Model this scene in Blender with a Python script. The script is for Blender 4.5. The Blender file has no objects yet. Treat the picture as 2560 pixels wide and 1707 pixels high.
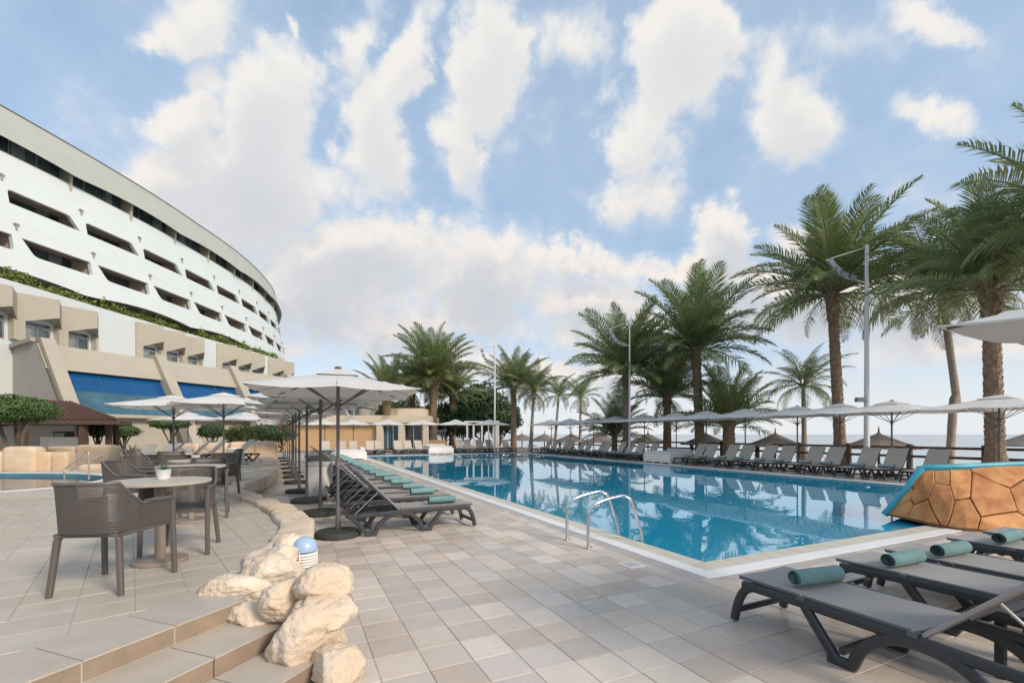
import bpy, bmesh, math, random
from math import sin, cos, pi, sqrt, atan2, exp, radians
from mathutils import Vector, Matrix, noise
from mathutils.geometry import tessellate_polygon
random.seed(7)
C = bpy.context.scene.collection
S = bpy.context.scene

# ------------------------------------------------------------------ camera
EYE = 1.5; F = 1146.0; HZ = 1085.0
cam_d = bpy.data.cameras.new('camera'); cam = bpy.data.objects.new('camera', cam_d); C.objects.link(cam)
cam.location = (0, 0, EYE); cam.rotation_euler = (pi/2, 0, 0)
cam_d.sensor_width = 36; cam_d.lens = 36*F/2560; cam_d.shift_y = (HZ-853.5)/2560
cam_d.clip_start = .05; cam_d.clip_end = 9000
S.camera = cam
# ------------------------------------------------------------------ light
SUN_EL = 32; SUN_AZ = 128          # degrees from +Y towards +X
S.view_settings.view_transform = 'Standard'; S.view_settings.look = 'None'
S.view_settings.gamma = 1; S.view_settings.use_curve_mapping = False
S.view_settings.exposure = 0.62
sd = bpy.data.lights.new('sun', 'SUN'); sd.energy = 2.3; sd.angle = radians(14); sd.color = (1, .87, .72)
so = bpy.data.objects.new('sun', sd); C.objects.link(so)
sv = Vector((sin(radians(SUN_AZ))*cos(radians(SUN_EL)), cos(radians(SUN_AZ))*cos(radians(SUN_EL)), sin(radians(SUN_EL))))
so.rotation_euler = sv.to_track_quat('Z', 'Y').to_euler(); so.location = (0, 0, 60)

W = bpy.data.worlds.new('World'); S.world = W; W.use_nodes = True
nt = W.node_tree; nt.nodes.clear()
def N(t, **k):
    n = nt.nodes.new(t)
    for a, b in k.items(): setattr(n, a, b)
    return n
def L(a, b): nt.links.new(a, b)
def M(op, a, b=None, c=None, clamp=False):
    n = N('ShaderNodeMath', operation=op, use_clamp=clamp)
    for i, x in enumerate((a, b, c)):
        if x is None: continue
        if isinstance(x, (int, float)): n.inputs[i].default_value = x
        else: L(x, n.inputs[i])
    return n.outputs[0]
def VM(op, a, b=None, sc=None):
    n = N('ShaderNodeVectorMath', operation=op)
    for i, x in enumerate((a, b)):
        if x is None: continue
        if isinstance(x, tuple): n.inputs[i].default_value = x
        else: L(x, n.inputs[i])
    if sc is not None: n.inputs['Scale'].default_value = sc
    return n.outputs['Value'] if op in ('LENGTH', 'DOT_PRODUCT') else n.outputs[0]
def MR(x, a, b, c=0., d=1., smooth=True):
    n = N('ShaderNodeMapRange', interpolation_type='SMOOTHSTEP' if smooth else 'LINEAR')
    L(x, n.inputs[0])
    for i, v in enumerate((a, b, c, d)): n.inputs[i+1].default_value = v
    return n.outputs[0]
def MIX(f, a, b):
    n = N('ShaderNodeMix', data_type='RGBA')
    if isinstance(f, float): n.inputs[0].default_value = f
    else: L(f, n.inputs[0])
    for i, x in ((6, a), (7, b)):
        if isinstance(x, tuple): n.inputs[i].default_value = x+(1,)
        else: L(x, n.inputs[i])
    return n.outputs[2]
def NZ(vec, scale, detail, rough=.55, dist=0.):
    n = N('ShaderNodeTexNoise'); L(vec, n.inputs['Vector'])
    n.inputs['Scale'].default_value = scale; n.inputs['Detail'].default_value = detail
    n.inputs['Roughness'].default_value = rough; n.inputs['Distortion'].default_value = dist
    return n
# clouds: px, py, half width, half height (pixels of the photo), tilt deg, weight
blobs = [(690, 290, 120, 165, -14, 1.1), (470, 330, 85, 85, 0, .9), (640, 450, 230, 110, 0, 1.1), (560, 560, 170, 80, 0, .8),
 (880, 110, 70, 160, -16, .85), (930, 320, 90, 200, 8, .95), (1010, 140, 60, 165, -24, .95), (1205, 130, 85, 190, 4, 1.0),
 (1160, 390, 60, 170, 12, .8), (1420, 90, 100, 100, 0, .55), (1685, 130, 120, 165, 0, 1.15), (1620, 320, 95, 160, 10, .85),
 (1600, 490, 110, 70, 0, .65), (1990, 320, 130, 85, 8, .8), (1940, 220, 80, 180, 20, .5), (2350, 285, 120, 50, -14, .7),
 (2330, 60, 140, 55, -14, .65), (460, 50, 130, 80, 8, .65), (350, 108, 60, 45, 0, .65), (2060, 90, 200, 120, 0, .32),
 (900, 640, 300, 90, 3, .95), (1180, 700, 260, 110, 0, .9), (760, 740, 190, 130, 0, .95), (1000, 830, 480, 60, 0, .6),
 (1230, 620, 190, 60, 0, .6), (1450, 660, 110, 55, 0, .95), (1800, 590, 70, 85, -10, 1.0), (1760, 690, 260, 55, 0, .95),
 (2030, 610, 130, 60, 0, .95), (2080, 760, 420, 90, 3, 1.0), (1500, 770, 330, 80, 0, .7), (1190, 790, 120, 60, 0, .7),
 (1350, 920, 420, 36, 0, .6), (2350, 860, 300, 70, 0, .6), (728, 65, 20, 30, 10, .55), (510, 200, 70, 50, 0, .4)]
grp = bpy.data.node_groups.new('cloud_density', 'ShaderNodeTree')
grp.interface.new_socket('Direction', in_out='INPUT', socket_type='NodeSocketVector')
grp.interface.new_socket('Density', in_out='OUTPUT', socket_type='NodeSocketFloat')
grp.interface.new_socket('Veil', in_out='OUTPUT', socket_type='NodeSocketFloat')
world_nt = nt; nt = grp
gi = N('NodeGroupInput'); dirv = VM('NORMALIZE', gi.outputs[0])
sp = N('ShaderNodeSeparateXYZ'); L(dirv, sp.inputs[0]); X, Y, Z = sp.outputs
Zp = M('MAXIMUM', Z, 0.0); front = MR(Y, .02, .3); Yc = M('MAXIMUM', Y, .05)
cb = N('ShaderNodeCombineXYZ'); L(M('DIVIDE', X, Yc), cb.inputs[0]); L(M('DIVIDE', Z, Yc), cb.inputs[1]); G0 = cb.outputs[0]
Zl = M('ADD', Zp, .16)                          # a flat cloud layer seen in perspective
cl = N('ShaderNodeCombineXYZ'); L(M('DIVIDE', X, Zl), cl.inputs[0]); L(M('MULTIPLY', M('DIVIDE', Y, Zl), .5), cl.inputs[1])
n1 = NZ(cl.outputs[0], 1.6, 5, .55)
n2 = NZ(VM('ADD', dirv, (3.1, 1.7, 5.)), 5.5, 7, .62)
n3 = NZ(VM('ADD', dirv, (9., 4., 2.)), 3.2, 3, .5)
wn = NZ(dirv, 5., 3, .55); wn2 = NZ(dirv, 18., 5, .62)
warp = VM('ADD', VM('SCALE', VM('SUBTRACT', wn.outputs['Color'], (.5, .5, .5)), None, .15), VM('SCALE', VM('SUBTRACT', wn2.outputs['Color'], (.5, .5, .5)), None, .13))
G = VM('ADD', G0, warp); acc = None
for bi, (px, py, hw, hh, tl, w) in enumerate(blobs):
    if bi and bi % 3 == 0:                       # evaluate in sequence, keeps the shader small
        sq = N('ShaderNodeCombineXYZ'); L(M('MULTIPLY', acc, 1e-7), sq.inputs[0]); G = VM('ADD', G, sq.outputs[0])
    mp = N('ShaderNodeMapping', vector_type='TEXTURE'); L(G, mp.inputs[0])
    mp.inputs['Location'].default_value = ((px-1280)/F, (HZ-py)/F, 0)
    mp.inputs['Rotation'].default_value = (0, 0, radians(tl))
    mp.inputs['Scale'].default_value = (hw*1.5/F, hh*1.45/F, 1)
    v = M('MULTIPLY', M('SUBTRACT', 1.0, VM('LENGTH', VM('MULTIPLY', mp.outputs[0], (1, 1, 0))), clamp=True), w)
    acc = v if acc is None else M('SMOOTH_MAX', acc, v, .12)
acc = M('MULTIPLY', acc, front)
back = M('MULTIPLY', MR(n3.outputs[0], .42, .68), M('SUBTRACT', 1.0, front))      # elsewhere: the same broken cloud from noise alone
acc = M('ADD', acc, M('MULTIPLY', back, .6))
nz = M('ADD', M('MULTIPLY', M('SUBTRACT', n1.outputs[0], .5), .7), M('MULTIPLY', M('SUBTRACT', n2.outputs[0], .5), 1.25))
dens = M('ADD', acc, nz)
veil_ = M('ADD', M('MULTIPLY', acc, .8), M('MULTIPLY', nz, .7))
go = N('NodeGroupOutput'); L(dens, go.inputs[0]); L(veil_, go.inputs[1])
nt = world_nt
def GRP(v):
    n = N('ShaderNodeGroup', node_tree=grp); L(v, n.inputs[0]); return n
tc = N('ShaderNodeTexCoord'); dirv = VM('NORMALIZE', tc.outputs['Generated'])
sp = N('ShaderNodeSeparateXYZ'); L(dirv, sp.inputs[0]); X, Y, Z = sp.outputs; Zp = M('MAXIMUM', Z, 0.0)
d0 = GRP(dirv); sq = N('ShaderNodeCombineXYZ'); L(M('MULTIPLY', d0.outputs[0], 1e-7), sq.inputs[0])
d1 = GRP(VM('ADD', VM('ADD', dirv, sq.outputs[0]), (-.012, 0, .045)))
dens = d0.outputs[0]; up = d1.outputs[0]
cloud = MR(dens, .12, .50); thin = MR(d0.outputs[1], -.22, .42)
sky = N('ShaderNodeTexSky', sky_type='NISHITA', sun_disc=False)
sky.sun_elevation = radians(SUN_EL); sky.sun_rotation = radians(SUN_AZ)
sky.air_density = 1.0; sky.dust_density = 1.0; sky.ozone_density = 1.6
K = 10.0                                        # divided again by the Background strength 0.1
def k3(r, g, b): return (r*K, g*K, b*K)
low = MR(Zp, .60, .16)
skyc = MIX(.45, sky.outputs[0], k3(.36, .50, .66))
lit = MIX(low, k3(.60, .58, .55), k3(.62, .565, .52))
shd = MIX(low, k3(.525, .52, .515), k3(.41, .42, .45))
dark = MIX(low, k3(.455, .465, .485), k3(.335, .355, .395))
s1 = MR(up, .12, .66); s2 = MR(M('ADD', M('MULTIPLY', up, .6), M('MULTIPLY', dens, .4)), .55, 1.05)
ccol = MIX(s1, lit, shd); ccol = MIX(M('MULTIPLY', s2, M('MULTIPLY_ADD', low, .3, .45)), ccol, dark)
veil = MIX(low, k3(.44, .51, .60), k3(.46, .50, .55))
base = MIX(M('MULTIPLY', thin, M('MULTIPLY_ADD', low, .38, .45)), skyc, veil)
hz = MR(Zp, .20, .0)
base = MIX(M('MULTIPLY', hz, .88), base, k3(.55, .565, .58))
final = MIX(M('MULTIPLY', cloud, M('MULTIPLY_ADD', hz, -.45, .96)), base, ccol)
W.cycles.sampling_method = 'MANUAL'; W.cycles.sample_map_resolution = 256
bg = N('ShaderNodeBackground'); L(final, bg.inputs[0]); bg.inputs[1].default_value = .1
out = N('ShaderNodeOutputWorld'); L(bg.outputs[0], out.inputs[0])

# ------------------------------------------------------------------ helpers
UU = Vector((-.4295, .903, 0)); VV = Vector((.903, .4295, 0)); ROT = atan2(.4295, .903)
def uv(u, v, z=0.): p = UU*u+VV*v; return Vector((p.x, p.y, z))
def to_uv(x, y): return (-.4295*x+.903*y, .903*x+.4295*y)
def at(px, py, d): return Vector(((px-1280)/F*d, d, EYE+(HZ-py)/F*d))
def gnd(px, py, z=0.): d = (EYE-z)*F/(py-HZ); return Vector(((px-1280)/F*d, d, z))
ORD = ['nearest', 'second', 'third', 'fourth', 'fifth', 'sixth', 'seventh', 'eighth', 'ninth', 'tenth', 'eleventh', 'twelfth',
       'thirteenth', 'fourteenth', 'fifteenth', 'sixteenth', 'seventeenth', 'eighteenth', 'nineteenth', 'twentieth', 'twenty-first',
       'twenty-second', 'twenty-third', 'twenty-fourth', 'twenty-fifth', 'twenty-sixth', 'twenty-seventh', 'twenty-eighth']
def catmull(P, n=8):
    P = [Vector(p) for p in P]; Q = [P[0]*2-P[1]]+P+[P[-1]*2-P[-2]]; R = []
    for i in range(1, len(Q)-2):
        a, b, c, d = Q[i-1:i+3]
        for k in range(n):
            t = k/n
            R.append(.5*((2*b)+(c-a)*t+(2*a-5*b+4*c-d)*t*t+(3*b-a-3*c+d)*t**3))
    R.append(Q[-2].copy()); return R
class MB:
    def __init__(s): s.v = []; s.f = []; s.m = []
    def add(s, vs, fs, mi=0):
        o = len(s.v); s.v += [tuple(v) for v in vs]
        for f in fs: s.f.append(tuple(i+o for i in f)); s.m.append(mi)
        return s
    def box(s, c, d, rz=0., mi=0, top=1.0, M4=None):
        vs = []
        for z in (-.5, .5):
            k = top if z > 0 else 1
            for x, y in ((-.5, -.5), (.5, -.5), (.5, .5), (-.5, .5)):
                p = Vector((x*d[0]*k, y*d[1]*k, z*d[2]))
                if M4 is not None: p = M4 @ p
                elif rz: p = Matrix.Rotation(rz, 3, 'Z') @ p
                vs.append(p+Vector(c))
        return s.add(vs, [(3, 2, 1, 0), (4, 5, 6, 7), (0, 1, 5, 4), (1, 2, 6, 5), (2, 3, 7, 6), (3, 0, 4, 7)], mi)
    def tube(s, P, r, n=8, mi=0, caps=True, squash=None):
        P = [Vector(p) for p in P]; rs = r if isinstance(r, (list, tuple)) else [r]*len(P)
        T = [(P[min(i+1, len(P)-1)]-P[max(i-1, 0)]).normalized() for i in range(len(P))]
        up = Vector((0, 0, 1)) if abs(T[0].z) < .9 else Vector((1, 0, 0))
        a = T[0].cross(up).normalized(); vs = []
        for i, p in enumerate(P):
            a = (a-T[i]*a.dot(T[i])).normalized(); b = T[i].cross(a)
            for k in range(n):
                an = 2*pi*k/n+(pi/n)
                ca, sa = cos(an), sin(an)
                if squash: sa *= squash
                vs.append(p+(a*ca+b*sa)*rs[i])
        fs = [(i*n+k, i*n+(k+1) % n, (i+1)*n+(k+1) % n, (i+1)*n+k) for i in range(len(P)-1) for k in range(n)]
        if caps: fs += [tuple(range(n))[::-1], tuple((len(P)-1)*n+k for k in range(n))]
        return s.add(vs, fs, mi)
    def strip(s, P, w, t, mi=0, side=Vector((0, 1, 0))):
        """rectangular bar swept along P; w in the plane of the path, t along 'side'"""
        P = [Vector(p) for p in P]; ws = w if isinstance(w, (list, tuple)) else [w]*len(P); vs = []
        b = .22
        for i, p in enumerate(P):
            T = (P[min(i+1, len(P)-1)]-P[max(i-1, 0)]).normalized(); a = T.cross(side).normalized()
            W2, T2 = ws[i]/2, t/2
            for (x, y) in ((-1, -1+b*2), (-1+b*2, -1), (1-b*2, -1), (1, -1+b*2), (1, 1-b*2), (1-b*2, 1), (-1+b*2, 1), (-1, 1-b*2)):
                vs.append(p+a*x*W2+side*y*T2)
        n = 8
        fs = [(i*n+k, i*n+(k+1) % n, (i+1)*n+(k+1) % n, (i+1)*n+k) for i in range(len(P)-1) for k in range(n)]
        fs += [tuple(range(n))[::-1], tuple((len(P)-1)*n+k for k in range(n))]
        return s.add(vs, fs, mi)
    def lathe(s, prof, n=20, c=(0, 0, 0), mi=0, ry=1.0):
        c = Vector(c); vs = []
        for (r, z) in prof:
            for k in range(n): vs.append(c+Vector((r*cos(2*pi*k/n), r*ry*sin(2*pi*k/n), z)))
        fs = [(i*n+k, i*n+(k+1) % n, (i+1)*n+(k+1) % n, (i+1)*n+k) for i in range(len(prof)-1) for k in range(n)]
        if prof[0][0] > 1e-4: fs.append(tuple(range(n))[::-1])
        if prof[-1][0] > 1e-4: fs.append(tuple((len(prof)-1)*n+k for k in range(n)))
        return s.add(vs, fs, mi)
    def prism(s, poly, z0, z1, mi=0, holes=(), top_only=False):
        loops = [[Vector((p[0], p[1], 0)) for p in poly]]+[[Vector((p[0], p[1], 0)) for p in h] for h in holes]
        flat = [p for l in loops for p in l]; tris = tessellate_polygon(loops); n = len(flat); fs = []
        for t in tris:
            a, b, c = (flat[i] for i in t)
            if (b-a).cross(c-a).z < 0: t = (t[0], t[2], t[1])
            fs.append((t[0]+n, t[1]+n, t[2]+n))
            if not top_only: fs.append((t[0], t[2], t[1]))
        o = 0
        for li, l in enumerate(loops):
            m = len(l); ar = sum(l[i].x*l[(i+1) % m].y-l[(i+1) % m].x*l[i].y for i in range(m))
            ccw = (ar > 0) == (li == 0)
            for i in range(m):
                j = (i+1) % m; q = (o+i, o+j, o+j+n, o+i+n)
                fs.append(q if ccw else q[::-1])
            o += m
        return s.add([(p.x, p.y, z0) for p in flat]+[(p.x, p.y, z1) for p in flat], fs, mi)
    def mesh(s, name, mats, smooth=False):
        me = bpy.data.meshes.new(name); me.from_pydata(s.v, [], s.f)
        for m in (mats if isinstance(mats, (list, tuple)) else [mats]): me.materials.append(m)
        if len(me.materials) > 1: me.polygons.foreach_set('material_index', s.m)
        if smooth:
            me.polygons.foreach_set('use_smooth', [True]*len(me.polygons))
            me.set_sharp_from_angle(angle=radians(38))
        me.update(); return me
    def build(s, name, mats, parent=None, loc=(0, 0, 0), rz=0., smooth=False):
        return obj(name, s.mesh(name, mats, smooth), parent, loc, rz)
def obj(name, me, parent=None, loc=(0, 0, 0), rz=0., rot=None, sc=None):
    o = bpy.data.objects.new(name, me); C.objects.link(o); o.location = loc
    o.rotation_euler = rot if rot is not None else (0, 0, rz)
    if sc is not None: o.scale = (sc, sc, sc) if isinstance(sc, (int, float)) else sc
    if parent: o.parent = parent
    return o
def tag(o, label=None, cat=None, group=None, kind=None):
    for k, v in (('label', label), ('category', cat), ('group', group), ('kind', kind)):
        if v: o[k] = v
    return o
def thing(name, label, cat, loc=(0, 0, 0), rz=0., group=None):
    return tag(obj(name, None, None, loc, rz), label, cat, group)
def copy_tree(o, parent=None):
    c = o.copy(); C.objects.link(c)
    if parent: c.parent = parent
    for ch in o.children: copy_tree(ch, c)
    return c
def place(proto, used, loc, rz, label, group=None, sc=None):
    if not used: o = proto; used.append(1)
    else: o = copy_tree(proto)
    o.location = loc; o.rotation_euler = (0, 0, rz); o['label'] = label
    if group: o['group'] = group
    if sc: o.scale = (sc, sc, sc)
    return o

# ------------------------------------------------------------------ materials
MATS = {}
def mat(name, col, rough=.6, metal=0., var=0., vscale=3., bump=0., bscale=40., objvar=0., col2=None, spec=.5, trans=0., detail=5, huevar=None, attr=None, dirt=0., dirtcol=None, roughvar=None):
    if name in MATS: return MATS[name]
    m = bpy.data.materials.new(name); m.use_nodes = True; t = m.node_tree; t.nodes.clear()
    o = t.nodes.new('ShaderNodeOutputMaterial'); p = t.nodes.new('ShaderNodeBsdfPrincipled')
    p.inputs['Roughness'].default_value = rough; p.inputs['Metallic'].default_value = metal
    p.inputs['Specular IOR Level'].default_value = spec
    tcn = t.nodes.new('ShaderNodeTexCoord'); geo = t.nodes.new('ShaderNodeNewGeometry')
    pos = geo.outputs['Position']
    def mixc(f, a, b, blend='MIX'):
        x = t.nodes.new('ShaderNodeMix'); x.data_type = 'RGBA'; x.blend_type = blend
        if isinstance(f, (int, float)): x.inputs[0].default_value = f
        else: t.links.new(f, x.inputs[0])
        for i, c in ((6, a), (7, b)):
            if isinstance(c, tuple): x.inputs[i].default_value = c+(1,)
            else: t.links.new(c, x.inputs[i])
        return x.outputs[2]
    def mr(x, a, b, c=0., d=1.):
        q = t.nodes.new('ShaderNodeMapRange'); t.links.new(x, q.inputs[0])
        for i, v in enumerate((a, b, c, d)): q.inputs[i+1].default_value = v
        return q.outputs[0]
    c = col
    if var or col2:
        nz = t.nodes.new('ShaderNodeTexNoise'); t.links.new(pos, nz.inputs['Vector'])
        nz.inputs['Scale'].default_value = vscale; nz.inputs['Detail'].default_value = detail; nz.inputs['Roughness'].default_value = .6
        c2 = col2 or tuple(min(1, x*(1+var)) for x in col); c1 = col if col2 else tuple(x*(1-var) for x in col)
        c = mixc(mr(nz.outputs[0], .33, .67), c1, c2)
    if dirt:
        nd = t.nodes.new('ShaderNodeTexNoise'); t.links.new(pos, nd.inputs['Vector'])
        nd.inputs['Scale'].default_value = vscale*.22+.15; nd.inputs['Detail'].default_value = 7; nd.inputs['Roughness'].default_value = .65
        fac = mr(nd.outputs[0], .5, .72, 0, dirt)
        c = mixc(fac, c, dirtcol or (.16, .14, .12))
    if objvar:
        oi = t.nodes.new('ShaderNodeObjectInfo'); ramp = t.nodes.new('ShaderNodeValToRGB')
        src = oi.outputs['Random']
        if attr:
            at_ = t.nodes.new('ShaderNodeAttribute'); at_.attribute_name = attr; src = at_.outputs['Fac']
        t.links.new(src, ramp.inputs[0])
        cols = huevar or [(1-objvar,)*3, (1+objvar,)*3]
        el = ramp.color_ramp.elements; el.remove(el[1]); el[0].position = 0; el[0].color = cols[0]+(1,)
        ramp.color_ramp.interpolation = 'CONSTANT' if len(cols) > 4 else 'LINEAR'
        for i in range(1, len(cols)):
            e = el.new(i/len(cols) if len(cols) > 4 else i/(len(cols)-1)); e.color = cols[i]+(1,)
        c = mixc(1.0, c, ramp.outputs[0], 'MULTIPLY')
    if isinstance(c, tuple): p.inputs['Base Color'].default_value = c+(1,)
    else: t.links.new(c, p.inputs['Base Color'])
    if bump:
        nb = t.nodes.new('ShaderNodeTexNoise'); t.links.new(pos, nb.inputs['Vector'])
        nb.inputs['Scale'].default_value = bscale; nb.inputs['Detail'].default_value = 5
        bp = t.nodes.new('ShaderNodeBump'); bp.inputs['Strength'].default_value = bump; bp.inputs['Distance'].default_value = .02
        t.links.new(nb.outputs[0], bp.inputs['Height']); t.links.new(bp.outputs[0], p.inputs['Normal'])
    if roughvar:
        nr = t.nodes.new('ShaderNodeTexNoise'); t.links.new(pos, nr.inputs['Vector']); nr.inputs['Scale'].default_value = .9; nr.inputs['Detail'].default_value = 6
        t.links.new(mr(nr.outputs[0], .40, .60, roughvar[0], roughvar[1]), p.inputs['Roughness'])
    res = p.outputs[0]
    if trans:
        tr = t.nodes.new('ShaderNodeBsdfTranslucent'); mx = t.nodes.new('ShaderNodeMixShader'); mx.inputs[0].default_value = trans
        if isinstance(c, tuple): tr.inputs[0].default_value = c+(1,)
        else: t.links.new(c, tr.inputs[0])
        t.links.new(res, mx.inputs[1]); t.links.new(tr.outputs[0], mx.inputs[2]); res = mx.outputs[0]
    t.links.new(res, o.inputs[0]); MATS[name] = m; return m

TILEH = [(1.0, .98, .95), (1.12, 1.10, 1.06), (.86, .86, .88), (1.03, .97, .89), (.96, .96, .97), (1.17, 1.15, 1.12), (.90, .85, .80), (1.05, 1.05, 1.06), (1.0, .97, .93), (.89, .86, .84)]
m_tile = mat('deck_tile', (.53, .472, .42), .34, var=.05, vscale=5, bump=.12, bscale=30, objvar=.1, huevar=TILEH, dirt=.22, dirtcol=(.30, .24, .19), spec=.5, roughvar=(.20, .46))
m_tile_s = mat('deck_tile_far', (.53, .472, .42), .36, var=.05, vscale=5, bump=.12, bscale=30, objvar=.1, huevar=TILEH, attr='tone', dirt=.22, dirtcol=(.30, .24, .19), spec=.5, roughvar=(.20, .46))
m_ttile = mat('terrace_tile', (.45, .41, .355), .5, var=.06, vscale=4, bump=.1, bscale=30, objvar=.06, huevar=[(1, .98, .95), (1.03, 1.02, 1.0), (.97, .96, .96), (1.01, .98, .94), (1.04, 1.03, 1.02)], dirt=.2, dirtcol=(.27, .22, .18), roughvar=(.34, .55))
m_ttile_s = mat('terrace_tile_far', (.45, .41, .355), .5, var=.06, vscale=4, bump=.1, bscale=30, objvar=.06, huevar=[(1, .98, .95), (1.03, 1.02, 1.0), (.97, .96, .96), (1.01, .98, .94), (1.04, 1.03, 1.02)], attr='tone', dirt=.2, dirtcol=(.27, .22, .18), roughvar=(.34, .55))
m_grout = mat('grout', (.38, .335, .295), .8, var=.15, vscale=6)
m_tgrout = mat('terrace_grout', (.43, .385, .335), .8, var=.12, vscale=6)
m_riser = mat('riser', (.27, .205, .15), .5, var=.12, vscale=6, bump=.1, objvar=.08)
m_rock = mat('pale_rock', (.60, .47, .34), .85, col2=(.74, .66, .55), vscale=5, bump=1.0, bscale=26, objvar=.05, dirt=.85, dirtcol=(.42, .27, .16))
m_rock2 = mat('tan_rock', (.50, .36, .23), .85, col2=(.62, .49, .36), vscale=1.6, bump=.6, bscale=7, objvar=.06, dirt=.3, dirtcol=(.36, .24, .15))
m_ground = mat('dry_ground', (.33, .27, .21), .9, var=.18, vscale=.5, bump=.4, bscale=8)
m_sand = mat('sand', (.68, .62, .54), .95, var=.08, vscale=.4, bump=.3, bscale=6)
m_white = mat('white_strip', (.74, .75, .76), .35, var=.03, vscale=2)
m_beige = mat('beige_coping', (.55, .52, .44), .35, var=.08, vscale=4)
m_greyband = mat('grey_coping', (.40, .37, .35), .4, var=.08, vscale=3, bump=.1)
m_char = mat('charcoal_plastic', (.034, .037, .042), .42, var=.12, vscale=8, bump=.05, bscale=120)
m_sling = mat('grey_sling', (.31, .295, .285), .7, var=.04, vscale=3, bump=.25, bscale=400, objvar=.05)
m_sling2 = mat('beige_sling', (.42, .365, .31), .7, var=.04, vscale=3, objvar=.07)
m_edge = mat('sling_edge', (.10, .10, .10), .5)
m_alu = mat('grey_metal', (.35, .35, .36), .35, metal=.8)
m_steel = mat('polished_steel', (.62, .62, .63), .16, metal=1.0)
m_steel2 = mat('brushed_steel', (.42, .40, .37), .42, metal=.7, bump=.05, bscale=60)
m_towel = mat('teal_towel', (.20, .35, .36), .95, var=.1, vscale=9, bump=.7, bscale=260, objvar=.1)
m_towel2 = mat('pale_teal_towel', (.27, .36, .36), .95, var=.1, vscale=9, objvar=.08)
m_canopy = mat('parasol_fabric', (.74, .735, .72), .75, var=.03, vscale=2, trans=.30, dirt=.12, dirtcol=(.6, .57, .52))
m_canopy_w = mat('white_parasol_fabric', (.84, .835, .82), .75, var=.02, vscale=2, trans=.42)
m_pole = mat('grey_pole', (.11, .10, .10), .4, var=.05)
m_base = mat('parasol_base', (.035, .038, .036), .7, bump=.4, bscale=60, var=.2)
m_taupe = mat('taupe_resin', (.105, .092, .085), .5, var=.05, bump=.08, bscale=150)
m_tabletop = mat('table_top', (.42, .37, .32), .45, var=.06, vscale=10)
m_tableleg = mat('table_leg', (.25, .21, .175), .5)
m_pot = mat('white_pot', (.68, .68, .68), .4)
m_soil = mat('soil', (.05, .035, .025), .9)
m_succ = mat('succulent', (.09, .15, .07), .5, var=.2, vscale=20)
m_teal_paint = mat('turquoise_paint', (.03, .30, .40), .4, var=.1, vscale=3, bump=.1)
m_flag = mat('orange_flagstone', (.36, .13, .04), .75, col2=(.58, .29, .10), vscale=3.2, bump=.7, bscale=9, objvar=.16, dirt=.3, dirtcol=(.22, .10, .05))
m_mortar = mat('dark_mortar', (.19, .09, .04), .9)
m_wood = mat('dark_wood', (.075, .045, .03), .7, var=.2, vscale=6)
m_roof = mat('brown_roof', (.12, .06, .045), .8, var=.25, vscale=5, bump=.5)
m_hwhite = mat('hotel_white', (.55, .595, .595), .75, var=.025, vscale=.4, dirt=.10, dirtcol=(.55, .55, .53))
m_hfascia = mat('hotel_fascia', (.36, .37, .335), .8, var=.04, vscale=.4, dirt=.14, dirtcol=(.4, .4, .35))
m_htan = mat('hotel_tan', (.37, .34, .28), .8, var=.04, vscale=.6, dirt=.10, dirtcol=(.38, .33, .26))
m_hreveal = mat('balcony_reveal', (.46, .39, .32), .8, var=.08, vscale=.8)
m_hgrey = mat('hotel_grey', (.31, .30, .275), .8, var=.05, vscale=.5)  # plain grey of the wing's end wall, coping, spouts and a distant building
m_glass = mat('dark_glass', (.06, .08, .088), .12, var=.6, vscale=.35, spec=.8)
m_curtain = mat('curtain', (.20, .22, .22), .8, var=.3, vscale=1.2)
m_blue = mat('blue_film_glass', (.004, .065, .19), .10, var=.15, vscale=.4, spec=.7)
m_glass2 = mat('restaurant_glass', (.045, .11, .15), .1, var=.3, vscale=.5, spec=.8)
m_mull = mat('mullion', (.03, .10, .18), .4)
m_leaf = mat('bush_leaf', (.035, .085, .02), .6, col2=(.085, .15, .035), vscale=3, trans=.15)
m_leaf_d = mat('dark_tree_leaf', (.02, .05, .018), .6, col2=(.055, .10, .03), vscale=1.2, trans=.12)
m_leaf_y = mat('yellow_green_leaf', (.12, .17, .03), .6, col2=(.20, .25, .06), vscale=2, trans=.15)
m_frond = mat('palm_frond', (.135, .18, .075), .42, col2=(.26, .28, .15), vscale=1.5, trans=.30, objvar=.25, huevar=[(.8, .95, .85), (1.1, 1.1, .9), (1.0, 1.15, 1.0), (1.25, 1.2, .9)])
m_frond_dry = mat('dry_palm_frond', (.15, .13, .055), .7, col2=(.22, .17, .09), vscale=1.5, trans=.2, objvar=.2)
m_rachis = mat('frond_stalk', (.16, .15, .07), .6)
m_trunk = mat('palm_trunk', (.17, .115, .075), .9, col2=(.30, .22, .155), vscale=7, bump=1., bscale=18)
m_trunk_g = mat('grey_palm_trunk', (.22, .18, .145), .9, col2=(.34, .29, .24), vscale=5, bump=.7, bscale=20)
m_bark = mat('bark', (.09, .07, .055), .9, var=.2, bump=.5, bscale=20)
m_lamp = mat('lamp_post_paint', (.60, .60, .60), .45)
m_flood = mat('flood_lamp', (.20, .22, .25), .3)
m_thatch = mat('grey_thatch', (.20, .17, .15), .95, var=.2, vscale=9, bump=.8, bscale=30)
m_ochre = mat('ochre_wall', (.55, .36, .19), .8, var=.06, vscale=.6)
m_cream = mat('cream_wall', (.62, .53, .42), .8, var=.05, vscale=.6)
m_offw = mat('off_white_paint', (.74, .73, .70), .6, var=.03)
m_bluedome = mat('blue_lamp_dome', (.33, .46, .64), .35, var=.05)
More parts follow.
